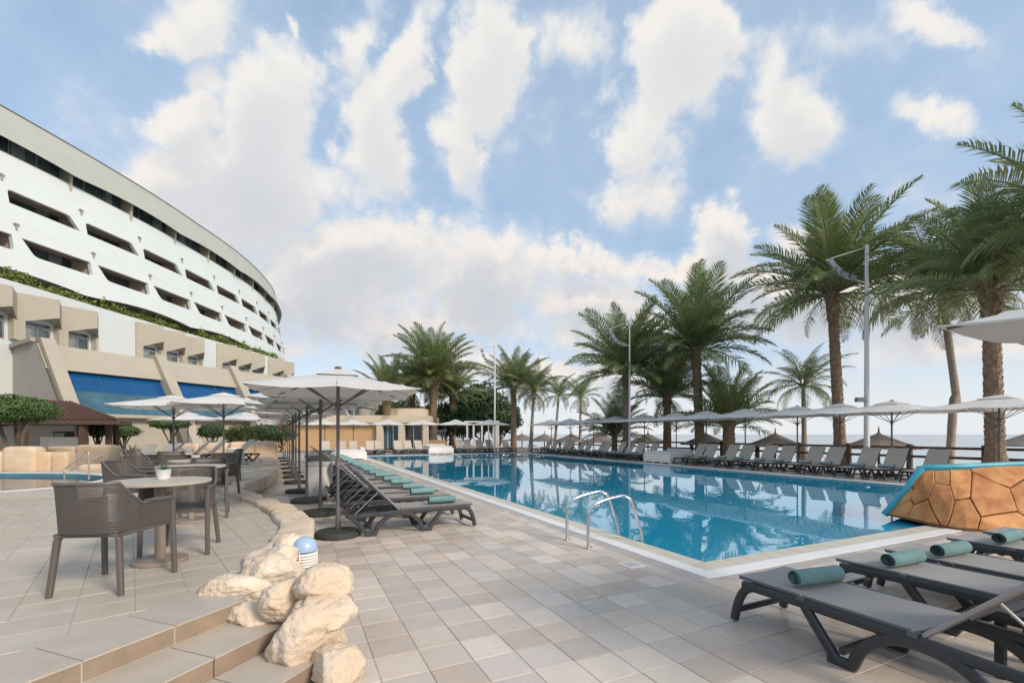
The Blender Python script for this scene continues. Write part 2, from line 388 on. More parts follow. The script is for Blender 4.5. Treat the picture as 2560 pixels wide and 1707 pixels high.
# ================================================================== the setting
U0, U1, V0, V1 = 3.9, 32.7, 4.36, 16.15           # water rectangle of the big pool
TZ = .34                                           # height of the terrace
def rect(o): return [uv(U0-o, V0-o), uv(U1+o, V0-o), uv(U1+o, V1+o), uv(U0-o, V1+o)]
small_pool = catmull([(-10.6, 9.0, 0), (-10.0, 10.2, 0), (-10.6, 11.9, 0), (-11.6, 12.9, 0), (-13.4, 13.6, 0), (-16.5, 13.4, 0), (-18.5, 11, 0), (-17, 8.6, 0), (-13, 8.2, 0), (-10.6, 9.0, 0)], 4)[:-1]
E0 = Vector((-3.00, .10, 0)); STEPD = Vector((.345, .9386, 0)); STEPN = Vector((.9386, -.345, 0))
kerb_pts = [(-1.98, 3.55), (-2.25, 4.1), (-2.42, 4.75), (-2.70, 5.5), (-3.22, 6.4), (-3.95, 7.3), (-4.75, 8.15), (-5.75, 9.2)]
terr = [(-3.63, -1.543), (-1.905, 3.15)]+kerb_pts+[(-6.35, 10.2), (-6.9, 12.0), (-8.2, 15.2), (-10.2, 19.0), (-12.5, 22.6), (-17, 25.5), (-48, 27), (-48, -3)]
def inside(p, poly):
    c = False; n = len(poly)
    for i in range(n):
        x1, y1 = poly[i][0], poly[i][1]; x2, y2 = poly[(i+1) % n][0], poly[(i+1) % n][1]
        if (y1 > p[1]) != (y2 > p[1]) and p[0] < (x2-x1)*(p[1]-y1)/(y2-y1)+x1: c = not c
    return c
deck_area = [uv(-8, -60), uv(48, -60), uv(48, 24.6), uv(-8, 24.6)]
g = MB(); g.prism(deck_area, -.12, -.0045, holes=[rect(.02)[::-1]])
deck = g.build('pool_deck', m_grout); tag(deck, kind='structure')
g = MB(); big = [uv(-60, -400), uv(900, -400), uv(900, 24.5), uv(-60, 24.5)]
g.prism(big, -.2, -.13, holes=[rect(.5)[::-1]])
tag(g.build('ground', m_ground), kind='structure')
# beach and sea
g = MB()
def strip_uv(v0, z0, v1, z1, ua=-200, ub=900): g.add([uv(ua, v0, z0), uv(ub, v0, z0), uv(ub, v1, z1), uv(ua, v1, z1)], [(3, 2, 1, 0)])
strip_uv(24.5, -.15, 27, -.75); strip_uv(27, -.75, 44, -1.1); strip_uv(44, -1.1, 60, -2.2)
tag(g.build('beach', m_sand), kind='structure')
def water_mat(name, tint, ior, bs, bstr, body=None, rough=.015, scat=None, power=None):
    m = bpy.data.materials.new(name); m.use_nodes = True; t = m.node_tree; t.nodes.clear(); l = t.links.new
    o = t.nodes.new('ShaderNodeOutputMaterial'); g_ = t.nodes.new('ShaderNodeBsdfGlossy'); g_.inputs['Roughness'].default_value = rough
    fr = t.nodes.new('ShaderNodeFresnel'); fr.inputs[0].default_value = ior
    if body: b = t.nodes.new('ShaderNodeBsdfDiffuse'); b.inputs[0].default_value = body+(1,)
    else: b = t.nodes.new('ShaderNodeBsdfTransparent'); b.inputs[0].default_value = tint+(1,)
    if scat:
        df = t.nodes.new('ShaderNodeBsdfDiffuse'); df.inputs[0].default_value = scat[:3]+(1,); m2 = t.nodes.new('ShaderNodeMixShader'); m2.inputs[0].default_value = scat[3]
        l(b.outputs[0], m2.inputs[1]); l(df.outputs[0], m2.inputs[2]); b = m2
    geo = t.nodes.new('ShaderNodeNewGeometry'); mp = t.nodes.new('ShaderNodeMapping'); l(geo.outputs['Position'], mp.inputs[0])
    nz = t.nodes.new('ShaderNodeTexNoise'); l(mp.outputs[0], nz.inputs['Vector']); nz.inputs['Scale'].default_value = bs; nz.inputs['Detail'].default_value = 2.5
    bp = t.nodes.new('ShaderNodeBump'); bp.inputs['Strength'].default_value = bstr; bp.inputs['Distance'].default_value = .05
    l(nz.outputs[0], bp.inputs['Height']); l(bp.outputs[0], g_.inputs['Normal']); l(bp.outputs[0], fr.inputs['Normal'])
    fo = fr.outputs[0]
    if power: pw = t.nodes.new('ShaderNodeMath'); pw.operation = 'POWER'; l(fo, pw.inputs[0]); pw.inputs[1].default_value = power; fo = pw.outputs[0]
    mx = t.nodes.new('ShaderNodeMixShader'); l(fo, mx.inputs[0]); l(b.outputs[0], mx.inputs[1]); l(g_.outputs[0], mx.inputs[2]); l(mx.outputs[0], o.inputs[0])
    return m
m_pool = water_mat('pool_water', (.5, .95, 1.0), 2.0, .9, .07, scat=(.03, .60, 1.0, .74), power=.46)
m_spool = water_mat('small_pool_water', (.6, .9, .97), 1.6, 3.0, .06, scat=(.03, .33, .5, .35))
m_sea = water_mat('sea_water', None, 2.2, 1.2, .25, body=(.55, .68, .70), rough=.2)
g = MB(); g.add([uv(-600, 40, -1.0), uv(7000, 40, -1.0), uv(7000, 7000, -1.0), uv(-600, 7000, -1.0)], [(3, 2, 1, 0)])
tag(g.build('sea', m_sea), kind='structure')
g = MB(); g.add([uv(U0-.01, V0-.01, -.03), uv(U1+.01, V0-.01, -.03), uv(U1+.01, V1+.01, -.03), uv(U0-.01, V1+.01, -.03)], [(3, 2, 1, 0)])
tag(g.build('pool_water', m_pool), kind='structure')
# basin with mosaic
def basin_mat(name, c1, c2, scale):
    m = bpy.data.materials.new(name); m.use_nodes = True; t = m.node_tree; p = t.nodes['Principled BSDF']; l = t.links.new
    geo = t.nodes.new('ShaderNodeNewGeometry'); mp = t.nodes.new('ShaderNodeMapping'); mp.inputs['Rotation'].default_value = (0, 0, -ROT); l(geo.outputs['Position'], mp.inputs[0])
    nz = t.nodes.new('ShaderNodeTexNoise'); l(mp.outputs[0], nz.inputs['Vector']); nz.inputs['Scale'].default_value = scale
    mx = t.nodes.new('ShaderNodeMix'); mx.data_type = 'RGBA'; l(nz.outputs[0], mx.inputs[0]); mx.inputs[6].default_value = c1+(1,); mx.inputs[7].default_value = c2+(1,)
    l(mx.outputs[2], p.inputs['Base Color']); p.inputs['Roughness'].default_value = .3; return m
m_basin = basin_mat('pool_mosaic', (.02, .42, .80), (.05, .62, .88), .35)
m_sbasin = basin_mat('small_pool_mosaic', (.04, .32, .55), (.10, .55, .75), 1.5)
m_bline = mat('blue_lane_tile', (.01, .12, .36), .3)
g = MB(); r = rect(0); z0, z1 = -1.45, -.006
for i in range(4):
    a, b = r[i], r[(i+1) % 4]; g.add([(a.x, a.y, z0), (b.x, b.y, z0), (b.x, b.y, z1), (a.x, a.y, z1)], [(0, 1, 2, 3)])
g.add([(p.x, p.y, z0) for p in r], [(3, 2, 1, 0)])
basin = g.build('pool_basin', m_basin); tag(basin, kind='structure')
g = MB()
for k in range(0):
    v = V0+1.6+k*2.15
    g.add([uv(U0+1.2, v, z0+.004), uv(U1-1.2, v, z0+.004), uv(U1-1.2, v+.28, z0+.004), uv(U0+1.2, v+.28, z0+.004)], [(3, 2, 1, 0)])
# coping: three courses of blocks round the pool
def course(name, a, b, z, m, L0, parent):
    g = MB(); j = .004; per = []
    for (s, e, fix, sgn, ax) in ((U0-b, U1+b, V0, -1, 'u'), (U0-b, U1+b, V1, 1, 'u'), (V0-a, V1+a, U0, -1, 'v'), (V0-a, V1+a, U1, 1, 'v')):
        n = max(1, round((e-s)/L0)); st = (e-s)/n
        for i in range(n):
            c = s+st*(i+.5); mid = fix+sgn*(a+b)/2
            p = uv(c, mid) if ax == 'u' else uv(mid, c)
            d = (st-j*2, b-a-j, .05)
            ang = ROT+pi/2 if ax == 'u' else ROT
            g.box((p.x, p.y, z-.025), d, rz=ang)
    o = g.build(name, m, parent); tag(o, kind='stuff'); return o
cop = MB(); cop.prism(rect(.65), -.06, -.012, holes=[rect(.0)[::-1]]); cop = cop.build('pool_coping', m_grout); tag(cop, kind='structure')
course('edge_tiles', .0, .27, -.001, m_beige, .30, cop)
course('overflow_strip', .275, .475, .006, m_white, 1.0, cop)
course('outer_tiles', .48, .65, .001, m_greyband, .45, cop)
# small pool on the terrace
sp_in = [(p.x, p.y) for p in small_pool]
terr_top = MB(); terr_top.prism(terr, -.05, TZ-.0045, holes=[sp_in])
terrace = terr_top.build('terrace', m_tgrout); tag(terrace, kind='structure')
g = MB(); n = len(sp_in)
g.add([(x, y, z) for z in (TZ-1.1, TZ-.008) for x, y in sp_in], [((i+1) % n, i, i+n, (i+1) % n+n) for i in range(n)]+[tuple(range(n))])
tag(g.build('small_pool_basin', m_sbasin), kind='structure')
g = MB(); g.add([(x, y, TZ-.10) for x, y in sp_in], [tuple(range(n))]); o = g.build('small_pool_water', m_spool); tag(o, kind='structure')
if o.data.polygons[0].normal.z < 0: o.data.flip_normals()
cx_, cy_ = sum(p[0] for p in sp_in)/n, sum(p[1] for p in sp_in)/n
rim = []
for x, y in sp_in:
    d = Vector((x-cx_, y-cy_)); d = d/d.length*.16; rim.append((x+d.x, y+d.y))
g = MB(); g.prism(rim, TZ-.02, TZ+.006, holes=[sp_in]); tag(g.build('small_pool_coping', m_white), kind='structure')

# ---- paving tiles: the nearest 300 are pieces of their own, the others one mesh
def visible(x, y, z, pad=60):
    if y < .6: return False
    px = 1280+x/y*F; py = HZ+(EYE-z)/y*F
    return -pad < px < 2560+pad and py < 1707+pad*1.5
def tiles(origin, e1, e2, size, ok, z, parent, m1, m2, dmax, rz, cap=300):
    lst = []
    for i in range(-150, 150):
        for j in range(-150, 150):
            p = origin+e1*(i*size)+e2*(j*size)
            if p.y < .5 or p.y > dmax or not visible(p.x, p.y, z) or not ok(p): continue
            lst.append((p.y, p))
    lst.sort(key=lambda t: t[0]); h = size/2-(.0028 if z < .1 else .002); b = .004 if z < .1 else .0025
    def prof(c, dz, ang):
        vs = []
        for zz, q in ((-.014, h), (-.003, h), (0, h-b)):
            for sx, sy in ((-1, -1), (1, -1), (1, 1), (-1, 1)): vs.append(c+e1*sx*q+e2*sy*q+Vector((0, 0, zz+dz)))
        fs = [(8, 9, 10, 11)]
        for r_ in (0, 4):
            for k in range(4): fs.append((r_+k, r_+(k+1) % 4, r_+(k+1) % 4+4, r_+k+4))
        return vs, fs
    vs, fs = prof(Vector((0, 0, 0)), 0, 0); t = MB(); t.add(vs, fs)
    me = t.mesh('tile', m1)
    if me.polygons[0].normal.z < 0: me.flip_normals()
    rnd = random.Random(3)
    for (_, p) in lst[:cap]: obj('tile', me, parent, (p.x, p.y, z+rnd.uniform(-.0012, .0012)), 0, rot=(rnd.gauss(0, .0015), rnd.gauss(0, .0015), rnd.gauss(0, .002)))
    g = MB(); tone = []
    for (_, p) in lst[cap:]:
        vs, fs = prof(p, z+rnd.uniform(-.0012, .0012), 0); g.add(vs, fs); tone += [rnd.random()]*len(fs)
    o = g.build('paving_tiles', m2, parent); tag(o, kind='stuff')
    at_ = o.data.attributes.new('tone', 'FLOAT', 'FACE'); at_.data.foreach_set('value', tone)
    if o.data.polygons[0].normal.z < 0: o.data.flip_normals()
def deck_ok(p):
    u, v = to_uv(p.x, p.y)
    if U0-.5 < u < U1+.5 and V0-.5 < v < V1+.5: return False
    return v < 24.4 and not inside((p.x, p.y), terr_in)
cxy = Vector((-8, 8)); terr_in = [(x+(-.25 if x > -14 else 0), y) for x, y in terr]
tiles(uv(0.01, .03), UU, VV, .300, deck_ok, 0.0, deck, m_tile, m_tile_s, 24, ROT)
TA = radians(39.7); e2 = Vector((cos(TA), sin(TA), 0)); e1 = Vector((-sin(TA), cos(TA), 0))
def sd_line(p): return (p-Vector((-1.905, 3.15, 0))).dot(STEPN)       # <0 on the terrace side
terr_small = terr
def terr_ok(p):
    if sd_line(p) > -.36 and p.y < 4: return False
    if not inside((p.x+.10, p.y-.05), terr): return False
    return not inside((p.x, p.y), rim2)
rim2 = [(cx_+(x-cx_)*1.05, cy_+(y-cy_)*1.09) for x, y in sp_in]
tiles(Vector((-2.72, 2.59, 0)), e1, e2, .305, terr_ok, TZ, terrace, m_ttile, m_ttile_s, 22, TA)

# ---- three risers down from the terrace, slabs with tiled treads
RIS = TZ/3
steps = MB()
def step_pt(along, across): p = Vector((-1.905, 3.15, 0))+STEPD*along+STEPN*across; return p
def slabbox(g, a0, a1, c0, c1, z0, z1, mi=0):
    P = [step_pt(a0, c0), step_pt(a1, c0), step_pt(a1, c1), step_pt(a0, c1)]
    vs = [(p.x, p.y, z) for z in (z0, z1) for p in P]
    g.add(vs, [(0, 1, 2, 3), (7, 6, 5, 4), (4, 5, 1, 0), (5, 6, 2, 1), (6, 7, 3, 2), (7, 4, 0, 3)], mi)
TR = [(-.44, 0, TZ+.003), (0.0, .375, TZ-RIS), (.375, .775, TZ-2*RIS)]
g = MB(); slabbox(g, -5, .05, -.3, .360, -.02, TZ-RIS-.012); slabbox(g, -5, .05, .360, .760, -.02, TZ-2*RIS-.012)
steps = g.build('garden_steps', m_grout); tag(steps, kind='structure')
rnd = random.Random(5)
for k, (c0, c1, z) in enumerate(TR):
    a = .12 if k else .06; L0 = (.46, .52, .50)[k]; off = (0, .17, .31)[k]; a -= off*.2
    while a > -4.6:
        ln = L0*(1 if rnd.random() > .25 else 1.0)
        g = MB(); slabbox(g, a-ln+.006, a-.003, c0+.004, c1+.006, z-.010, z)
        g.build('tread_slab', m_ttile, steps)
        g = MB(); slabbox(g, a-ln+.006, a-.003, c1-.012, c1+.002, z-RIS+.002, z-.011)
        g.build('riser_slab', m_riser, steps); a -= ln

# ================================================================== hotel
hotel = thing('hotel_building', 'large curved white hotel with rows of recessed balconies above tan bays', 'building', (-42, 40, 0))
HO = Vector((-42, 40, 0))
def hb(g, name, mats, parent=None, smooth=False):
    g.v = [(x-HO.x, y-HO.y, z-HO.z) for x, y, z in g.v]
    return g.build(name, mats, parent or hotel, smooth=smooth)
plan = catmull([(-46, 8, 0), (-43.6, 22, 0), (-41.9, 34, 0), (-40.7, 42, 0), (-39.9, 50, 0), (-39.8, 58, 0), (-40.1, 67, 0), (-41.5, 76, 0), (-44.4, 86, 0), (-50.0, 97, 0), (-60, 110, 0)], 10)
pod = catmull([(-40.5, 8, 0), (-39.0, 22, 0), (-38.1, 34, 0), (-37.9, 44, 0), (-37.4, 54, 0), (-36.8, 63, 0), (-36.2, 73, 0), (-36.3, 84, 0), (-38, 96, 0)], 10)
class Curve:
    def __init__(s, P):
        s.P = P; s.L = [0]
        for i in range(1, len(P)): s.L.append(s.L[-1]+(P[i]-P[i-1]).length)
    def ev(s, t, off=0., z=0.):
        t = max(0, min(s.L[-1]-1e-4, t)); i = 0
        while s.L[i+1] < t: i += 1
        f = (t-s.L[i])/(s.L[i+1]-s.L[i]); a, b = s.P[i], s.P[i+1]
        i0, i3 = max(i-1, 0), min(i+2, len(s.P)-1)
        T = ((b-s.P[i0])*(1-f)+(s.P[i3]-a)*f).normalized()
        p = a.lerp(b, f); n = Vector((T.y, -T.x, 0)); q = p+n*off
        return Vector((q.x, q.y, z))
    def at_y(s, y):
        for i in range(len(s.P)-1):
            if s.P[i].y <= y <= s.P[i+1].y: return s.L[i]+(y-s.P[i].y)/(s.P[i+1].y-s.P[i].y)*(s.L[i+1]-s.L[i])
        return s.L[-1]
H = Curve(plan); PD = Curve(pod)
def foff(z): return (24.1-z)*.2
PIT = 5.95
T1 = H.at_y(42.2)
ZG0, ZR0, ZRT = 24.5, 24.95, 28.3
def scal(t, amp):                       # scalloped edges, low at every second pier
    x = ((t-T1)/(2*PIT)) % 1.0; return amp*(sin(pi*x))**.8
# curved wall bands with openings
def patch(g, s0, s1, zf0, zf1, off=None, step=1.0, mi=0, offf=foff):
    n = max(1, int((s1-s0)/step)); vs = []
    for i in range(n+1):
        t = s0+(s1-s0)*i/n; a, b = zf0(t), zf1(t)
        vs += [H.ev(t, offf(a), a), H.ev(t, offf(b), b)]
    g.add(vs, [(2*i, 2*i+2, 2*i+3, 2*i+1) for i in range(n)], mi)
SEND = H.L[-1]-2; SST = 2.
g = MB()
rows = [(20.2, 21.35, 0.55, 'up'), (16.2, 17.5, 1.0, 'dn')]
def hole_poly(s0, z0, z1, kind, w=5.3):
    h = z1-z0
    if kind == 'up': P = [(0, 0), (0, h-.25), (.07, h-.07), (.25, h), (w-.95, h), (w-.68, h-.09), (w-.55, h-.3), (w, 0)]
    else: P = [(.0, h), (w, h), (w, .25), (w-.07, .07), (w-.25, 0), (1.05, 0), (.75, .09), (.58, .3)]
    return [(s0+x, z0+y) for x, y in P]
bands = [(18.6, 22.9, 0), (14.9+.0, 18.6, 1)]
openings = []
# solid parts: above row 2 up to the parapet, and the strips carrying the openings
patch(g, SST, SEND, lambda t: 22.6, lambda t: ZG0)
patch(g, SST, SEND, lambda t: 18.7, lambda t: 19.4)
patch(g, SST, SEND, lambda t: 14.0+scal(t, .5), lambda t: 15.4)
for (z0, z1, sh, kind) in rows:
    za, zb = (19.4, 22.6) if kind == 'up' else (15.4, 18.7)
    k = -6
    while True:
        s0 = T1+sh+k*PIT; k += 1
        if s0 < SST+1: continue
        if s0+PIT > SEND: break
        hp = hole_poly(s0+.33, z0, z1, kind)
        outer = [(s0+PIT*i/6, za) for i in range(6)]+[(s0+PIT, za)]+[(s0+PIT-PIT*i/6, zb) for i in range(6)]+[(s0, zb)]
        A = [Vector((x, y, 0)) for x, y in outer]; B = [Vector((x, y, 0)) for x, y in hp]
        flat = A+B; tr = tessellate_polygon([A, B]); fs = []
        for t in tr:
            a, b, c = (flat[i] for i in t); fs.append(tuple(t) if (b-a).cross(c-a).z > 0 else (t[0], t[2], t[1]))
        g.add([H.ev(p.x, foff(p.y), p.y) for p in flat], fs)
        openings.append((s0, hp, kind))
hb(g, 'curved_wall', m_hwhite)
for (s0, hp, kind) in openings:
    n = len(hp); DEP = 1.9
    g = MB(); vs = [H.ev(x, foff(y), y) for x, y in hp]+[H.ev(x, foff(y)-.35, y) for x, y in hp]
    fs = [(i, (i+1) % n, (i+1) % n+n, i+n) for i in range(n)]
    g.add(vs, fs, 0)
    # room-high recess behind the opening (floor, ceiling, partition walls)
    zc0, zc1 = min(y for _, y in hp)-1.1, max(y for _, y in hp)+.35; sa, sb = s0+.12, s0+PIT-.12
    q = [(sa, zc0), (sb, zc0), (sb, zc1), (sa, zc1)]
    o1 = foff(zc1)-.36
    vs = [H.ev(x, o1, y) for x, y in q]+[H.ev(x, o1-DEP, y) for x, y in q]
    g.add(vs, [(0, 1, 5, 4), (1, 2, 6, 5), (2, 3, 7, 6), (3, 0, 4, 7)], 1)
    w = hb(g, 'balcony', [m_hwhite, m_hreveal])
    g = MB(); g.add([H.ev(x, o1-DEP+.02, y) for x, y in q], [(0, 1, 2, 3)])
    gl = hb(g, 'glass_door', m_glass, w)
    g = MB()
    for f in (.02, .33, .66): 
        a, b = sa+(sb-sa)*f, sa+(sb-sa)*(f+.012)
        g = MB(); g.add([H.ev(a, o1-DEP+.06, zc0), H.ev(b, o1-DEP+.06, zc0), H.ev(b, o1-DEP+.06, zc1), H.ev(a, o1-DEP+.06, zc1)], [(0, 1, 2, 3)])
        hb(g, 'door_frame', m_curtain, w)
    rr = random.random()
    if rr < .7:
        a = sa+(sb-sa)*random.choice((.1, .4, .68)); b = a+1.0; g = MB()
        g.add([H.ev(a, o1-DEP+.05, zc0), H.ev(b, o1-DEP+.05, zc0), H.ev(b, o1-DEP+.05, zc1), H.ev(a, o1-DEP+.05, zc1)], [(0, 1, 2, 3)])
        hb(g, 'curtain', m_curtain, w)
# little drain spouts on the wall beside every pier
for (s0, hp, kind) in openings:
    z = max(y for _, y in hp)+.75; g = MB(); c = H.ev(s0+.05, foff(z)+.05, z)
    g.box(c, (.12, .12, .45)); g.box(c+Vector((.02, 0, .26)), (.16, .35, .10)); hb(g, 'wall_spout', m_hgrey)
# top storey: glazing and partitions under the roof edge
k = -6
while True:
    s0 = T1+k*PIT; k += 1
    if s0 < SST+1: continue
    if s0+PIT > SEND: break
    g = MB(); n = 3
    for i in range(n):
        a, b = s0, s0+PIT-.06
        if i == 0: g.add([H.ev(a, -1.0, 22.9), H.ev(b, -1.0, 22.9), H.ev(b, -1.0, 26.6), H.ev(a, -1.0, 26.6)], [(0, 1, 2, 3)])
    w = hb(g, 'top_floor_window', m_glass)
    g = MB()
    for i in (0, 1, 2):
        a = s0+PIT*i/n-.07; P = [H.ev(a, -.94, 22.9), H.ev(a+.12, -.94, 22.9), H.ev(a+.12, -.94, 26.6), H.ev(a, -.94, 26.6)]
        g = MB(); g.add(P, [(0, 1, 2, 3)]); hb(g, 'window_frame', m_curtain, w)
    g = MB(); a = s0+PIT*random.choice((.05, .36, .7)); b = a+random.uniform(.6, 1.5)
    g.add([H.ev(a, -.96, 22.9), H.ev(b, -.96, 22.9), H.ev(b, -.96, 26.6), H.ev(a, -.96, 26.6)], [(0, 1, 2, 3)])
    hb(g, 'curtain', m_curtain, w)
    g = MB(); P = [H.ev(s0-.1, -1.2, 22.9), H.ev(s0+.12, -1.2, 22.9), H.ev(s0+.12, -.02, 22.9), H.ev(s0-.1, -.02, 22.9)]
    Q = [H.ev(s0-.1, -1.2, 26.6), H.ev(s0+.12, -1.2, 26.6), H.ev(s0+.12, .28, 26.6), H.ev(s0-.1, .28, 26.6)]
    g.add(P+Q, [(0, 1, 5, 4), (1, 2, 6, 5), (2, 3, 7, 6), (3, 0, 4, 7)]); hb(g, 'partition', m_htan)
g = MB()
patch(g, SST, SEND, lambda t: ZR0+scal(t, .36), lambda t: ZRT, offf=lambda z: .75-(z-25.3)*.36)
hb(g, 'roof_fascia', m_hfascia)
g = MB(); st = 1.2; n = int((SEND-SST)/st)
def band_h(g, o0, z0, o1, z1, flip=False, zf=None, C_=None, s0=None, s1=None):
    C_ = C_ or H; s0 = SST if s0 is None else s0; s1 = SEND if s1 is None else s1
    n = int((s1-s0)/1.0); vs = []
    for i in range(n+1):
        t = s0+(s1-s0)*i/n
        vs += [C_.ev(t, o0, zf(t) if zf else z0), C_.ev(t, o1, z1)]
    fs = [(2*i, 2*i+2, 2*i+3, 2*i+1) for i in range(n)]
    g.add(vs, [f[::-1] for f in fs] if flip else fs)
band_h(g, .73, 0, -1.3, 26.6, True, zf=lambda t: ZR0+scal(t, .36))       # soffit of the roof edge
band_h(g, -.19, ZRT, -12, ZRT+.25)
hb(g, 'roof', m_hfascia)
g = MB(); band_h(g, 0, ZG0, -.3, ZG0); band_h(g, -.3, ZG0, -.31, 22.9, False); band_h(g, -.3, 22.9, -1.3, 22.9)
hb(g, 'parapet_top', m_hwhite)
# under the lowest white band: deep shaded terrace with planting
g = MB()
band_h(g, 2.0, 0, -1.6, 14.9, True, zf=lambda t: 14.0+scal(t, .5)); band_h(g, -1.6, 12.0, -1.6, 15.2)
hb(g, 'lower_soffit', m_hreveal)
ZP = 13.15
g = MB(); PE = PD.at_y(75.8)
band_h(g, .02, 3.0, 0, ZP, C_=PD, s0=1, s1=PE); band_h(g, 0, ZP, -.35, ZP, C_=PD, s0=1, s1=PE); band_h(g, -.35, ZP, -.35, ZP-.7, C_=PD, s0=1, s1=PE); band_h(g, -.35, ZP-.7, -9, ZP-.7, C_=PD, s0=1, s1=PE)
hb(g, 'podium_wall', m_hwhite)
g = MB(); pts = [PD.ev(i*.14+2, -1.5+.9*random.random(), ZP-.35+1.1*random.random()**1.2*(.75+.5*sin(i*.11)**2)) for i in range(int((PD.at_y(75)-3)/.14))]
for p in pts:
    for _ in range(34):
        q = p+Vector((random.gauss(0, .22), random.gauss(0, .3), random.gauss(0, .2))); a = Vector((random.gauss(0, 1), random.gauss(0, 1), random.gauss(0, 1))).normalized()*.15; b = Vector((random.gauss(0, 1), random.gauss(0, 1), random.gauss(0, 1))).normalized()*.11
        if q.z < ZP-.12: continue
        g.add([q-a, q+b, q+a, q-b], [(0, 1, 2, 3)])
o = hb(g, 'roof_garden_planting', m_leaf_y); tag(o, kind='stuff')
# end cap and rear so that the block is solid
g = MB(); pe = [H.ev(SEND, o_, z) for o_, z in ((.0, 0), (2, 14), (0, 24), (.7, 25.4), (-.2, 27.9), (-12, 28.1), (-12, 0))]
g.add(pe, [tuple(range(7))]); ps = [H.ev(SST, o_, z) for o_, z in ((.0, 0), (2, 14), (0, 24), (.7, 25.4), (-.2, 27.9), (-12, 28.1), (-12, 0))]; g.add(ps, [tuple(range(7))])
band_h(g, -12, 0, -12, 28.1, True); hb(g, 'end_wall', m_hwhite)
# folded tan bays in groups of three
def bay(y, w, zt, zb, dep):
    t0 = PD.at_y(y); t1 = t0+w; tm = t0+w*.70
    f = MB(); z2 = zb+(zt-zb)*.42; zpk = zb+(zt-zb)*.60; z3 = zb+(zt-zb)*.40; tl = t0+w*.17; ol = .15+(dep-.15)*.17/.70
    A = lambda t, o_, z: PD.ev(t, o_, z)
    # folded front: the broad left face slopes out to the ridge tm, the narrow right face turns back
    vs = [A(t0, .15, zt-.02), A(tm, dep, zt), A(tm, dep, zpk), A(tl, ol, z2), A(tl, ol, zb), A(t0, .15, zb), A(t0, -.1, zt-.02), A(t0, -.1, zb),
          A(t1, .55, zt-.30), A(t1, .55, z3), A(t1, -.1, zt-.30), A(t1, .55, zb), A(t1, -.1, zb)]
    f.add(vs, [(5, 4, 3, 0), (0, 3, 2, 1), (1, 2, 9, 8), (7, 5, 0, 6), (8, 9, 11, 12, 10), (6, 0, 1, 8, 10)], 0)
    k_ = .16                                                 # right jamb, seen from the side, and the slanting soffits
    f.add([A(t1-k_, .0, zb), A(t1-k_, .50, zb), A(t1-k_, .50, z3+.12), A(t1-k_, 0, z3+.3), A(t1, .55, zb), A(t1, .55, z3)], [(1, 0, 3, 2), (4, 1, 2, 5)], 0)
    f.add([A(tl, ol, zb), A(tl, 0, zb), A(tl, 0, z2+.1), A(tl, ol, z2)], [(0, 1, 2, 3)], 0)
    f.add([A(tl, ol, z2), A(tm, dep, zpk), A(t1, .55, z3), A(tl, 0, z2+.1), A(t1, 0, z3+.3), A(tm, 0, zpk-.1)], [(0, 3, 5, 1), (1, 5, 4, 2)], 0)
    o = hb(f, 'bay_hood', m_htan)
    f = MB(); a, b = t0+w*.19, t1-w*.15
    f.add([A(a, .06, zb), A(b, .06, zb), A(b, .06, z2+.1), A(a, .06, z2+.1)], [(0, 1, 2, 3)])
    wn_ = hb(f, 'bay_window', m_glass, o)
    f = MB()
    for q in (0, .48, .93):
        s_ = a+(b-a)*q; f = MB(); f.add([A(s_, .10, zb), A(s_+.14, .10, zb), A(s_+.14, .10, z2), A(s_, .10, z2)], [(0, 1, 2, 3)]); hb(f, 'window_frame', m_curtain, o)
    f = MB(); f.add([A(a, .11, z2-.35), A(b, .11, z2-.35), A(b, .11, z2-.15), A(a, .11, z2-.15)], [(0, 1, 2, 3)]); hb(f, 'window_frame', m_curtain, o)
    f = MB(); f.add([A(a+.2, .08, zb), A(a+1.0, .08, zb), A(a+1.0, .08, z2-.4), A(a+.2, .08, z2-.4)], [(0, 1, 2, 3)])
    hb(f, 'curtain', m_curtain, o)
for (y0, n_, zt, pt_) in ((28.2, 4, 12.45, 3.35), (46.0, 3, 12.8, 2.95), (57.6, 3, 12.95, 3.0), (68.4, 2, 13.0, 3.0)):
    for i in range(n_):
        bay(y0+i*pt_, pt_-.12, zt-(.05*i), 8.7, 1.35)

# ================================================================== restaurant wing (slanting fins and blue windows)
wing = thing('restaurant_wing', 'tan low wing below the white hotel with slanting fins and blue windows', 'building', (-32, 42, 0))
HO2 = Vector((-32, 42, 0))
def wbuild(g, name, mats, parent=None):
    g.v = [(x-HO2.x, y-HO2.y, z) for x, y, z in g.v]; return g.build(name, mats, parent or wing)
WD = Vector((.4, 1, 0)).normalized(); WN = Vector((1, -.4, 0)).normalized(); WO = Vector((-34.3, 34.5, 0))
SL = .64
def wp(t, off, z): p = WO+WD*t+WN*(off+SL*(8.3-z)); return Vector((p.x, p.y, z))
WLEN = 30
g = MB()
def wq(t0, t1, o0, z0, o1, z1, mi=0): g.add([wp(t0, o0, z0), wp(t1, o0, z0), wp(t1, o1, z1), wp(t0, o1, z1)], [(0, 1, 2, 3)], mi)
wq(-.9, WLEN, -.55, 6.3, -.55, 8.25); wq(-.9, WLEN, -.55, 8.25, -1.0, 8.26); 
p0, p1 = wp(-.9, -1., 8.26), wp(WLEN, -1., 8.26)
g.add([p0, p1, p1-WN*9, p0-WN*9], [(0, 1, 2, 3)])
wq(-.9, WLEN, -.9, 6.28, -.55, 6.3)
wbuild(g, 'upper_band', m_htan)
g = MB(); a, b = wp(-.9, -1.2, 3.05), wp(WLEN, -1.2, 3.05)
g.add([(a.x, a.y, -.1), (b.x, b.y, -.1), b, a], [(0, 1, 2, 3)]); wq(-.9, WLEN, -.5, 3.05, -.95, 3.05)
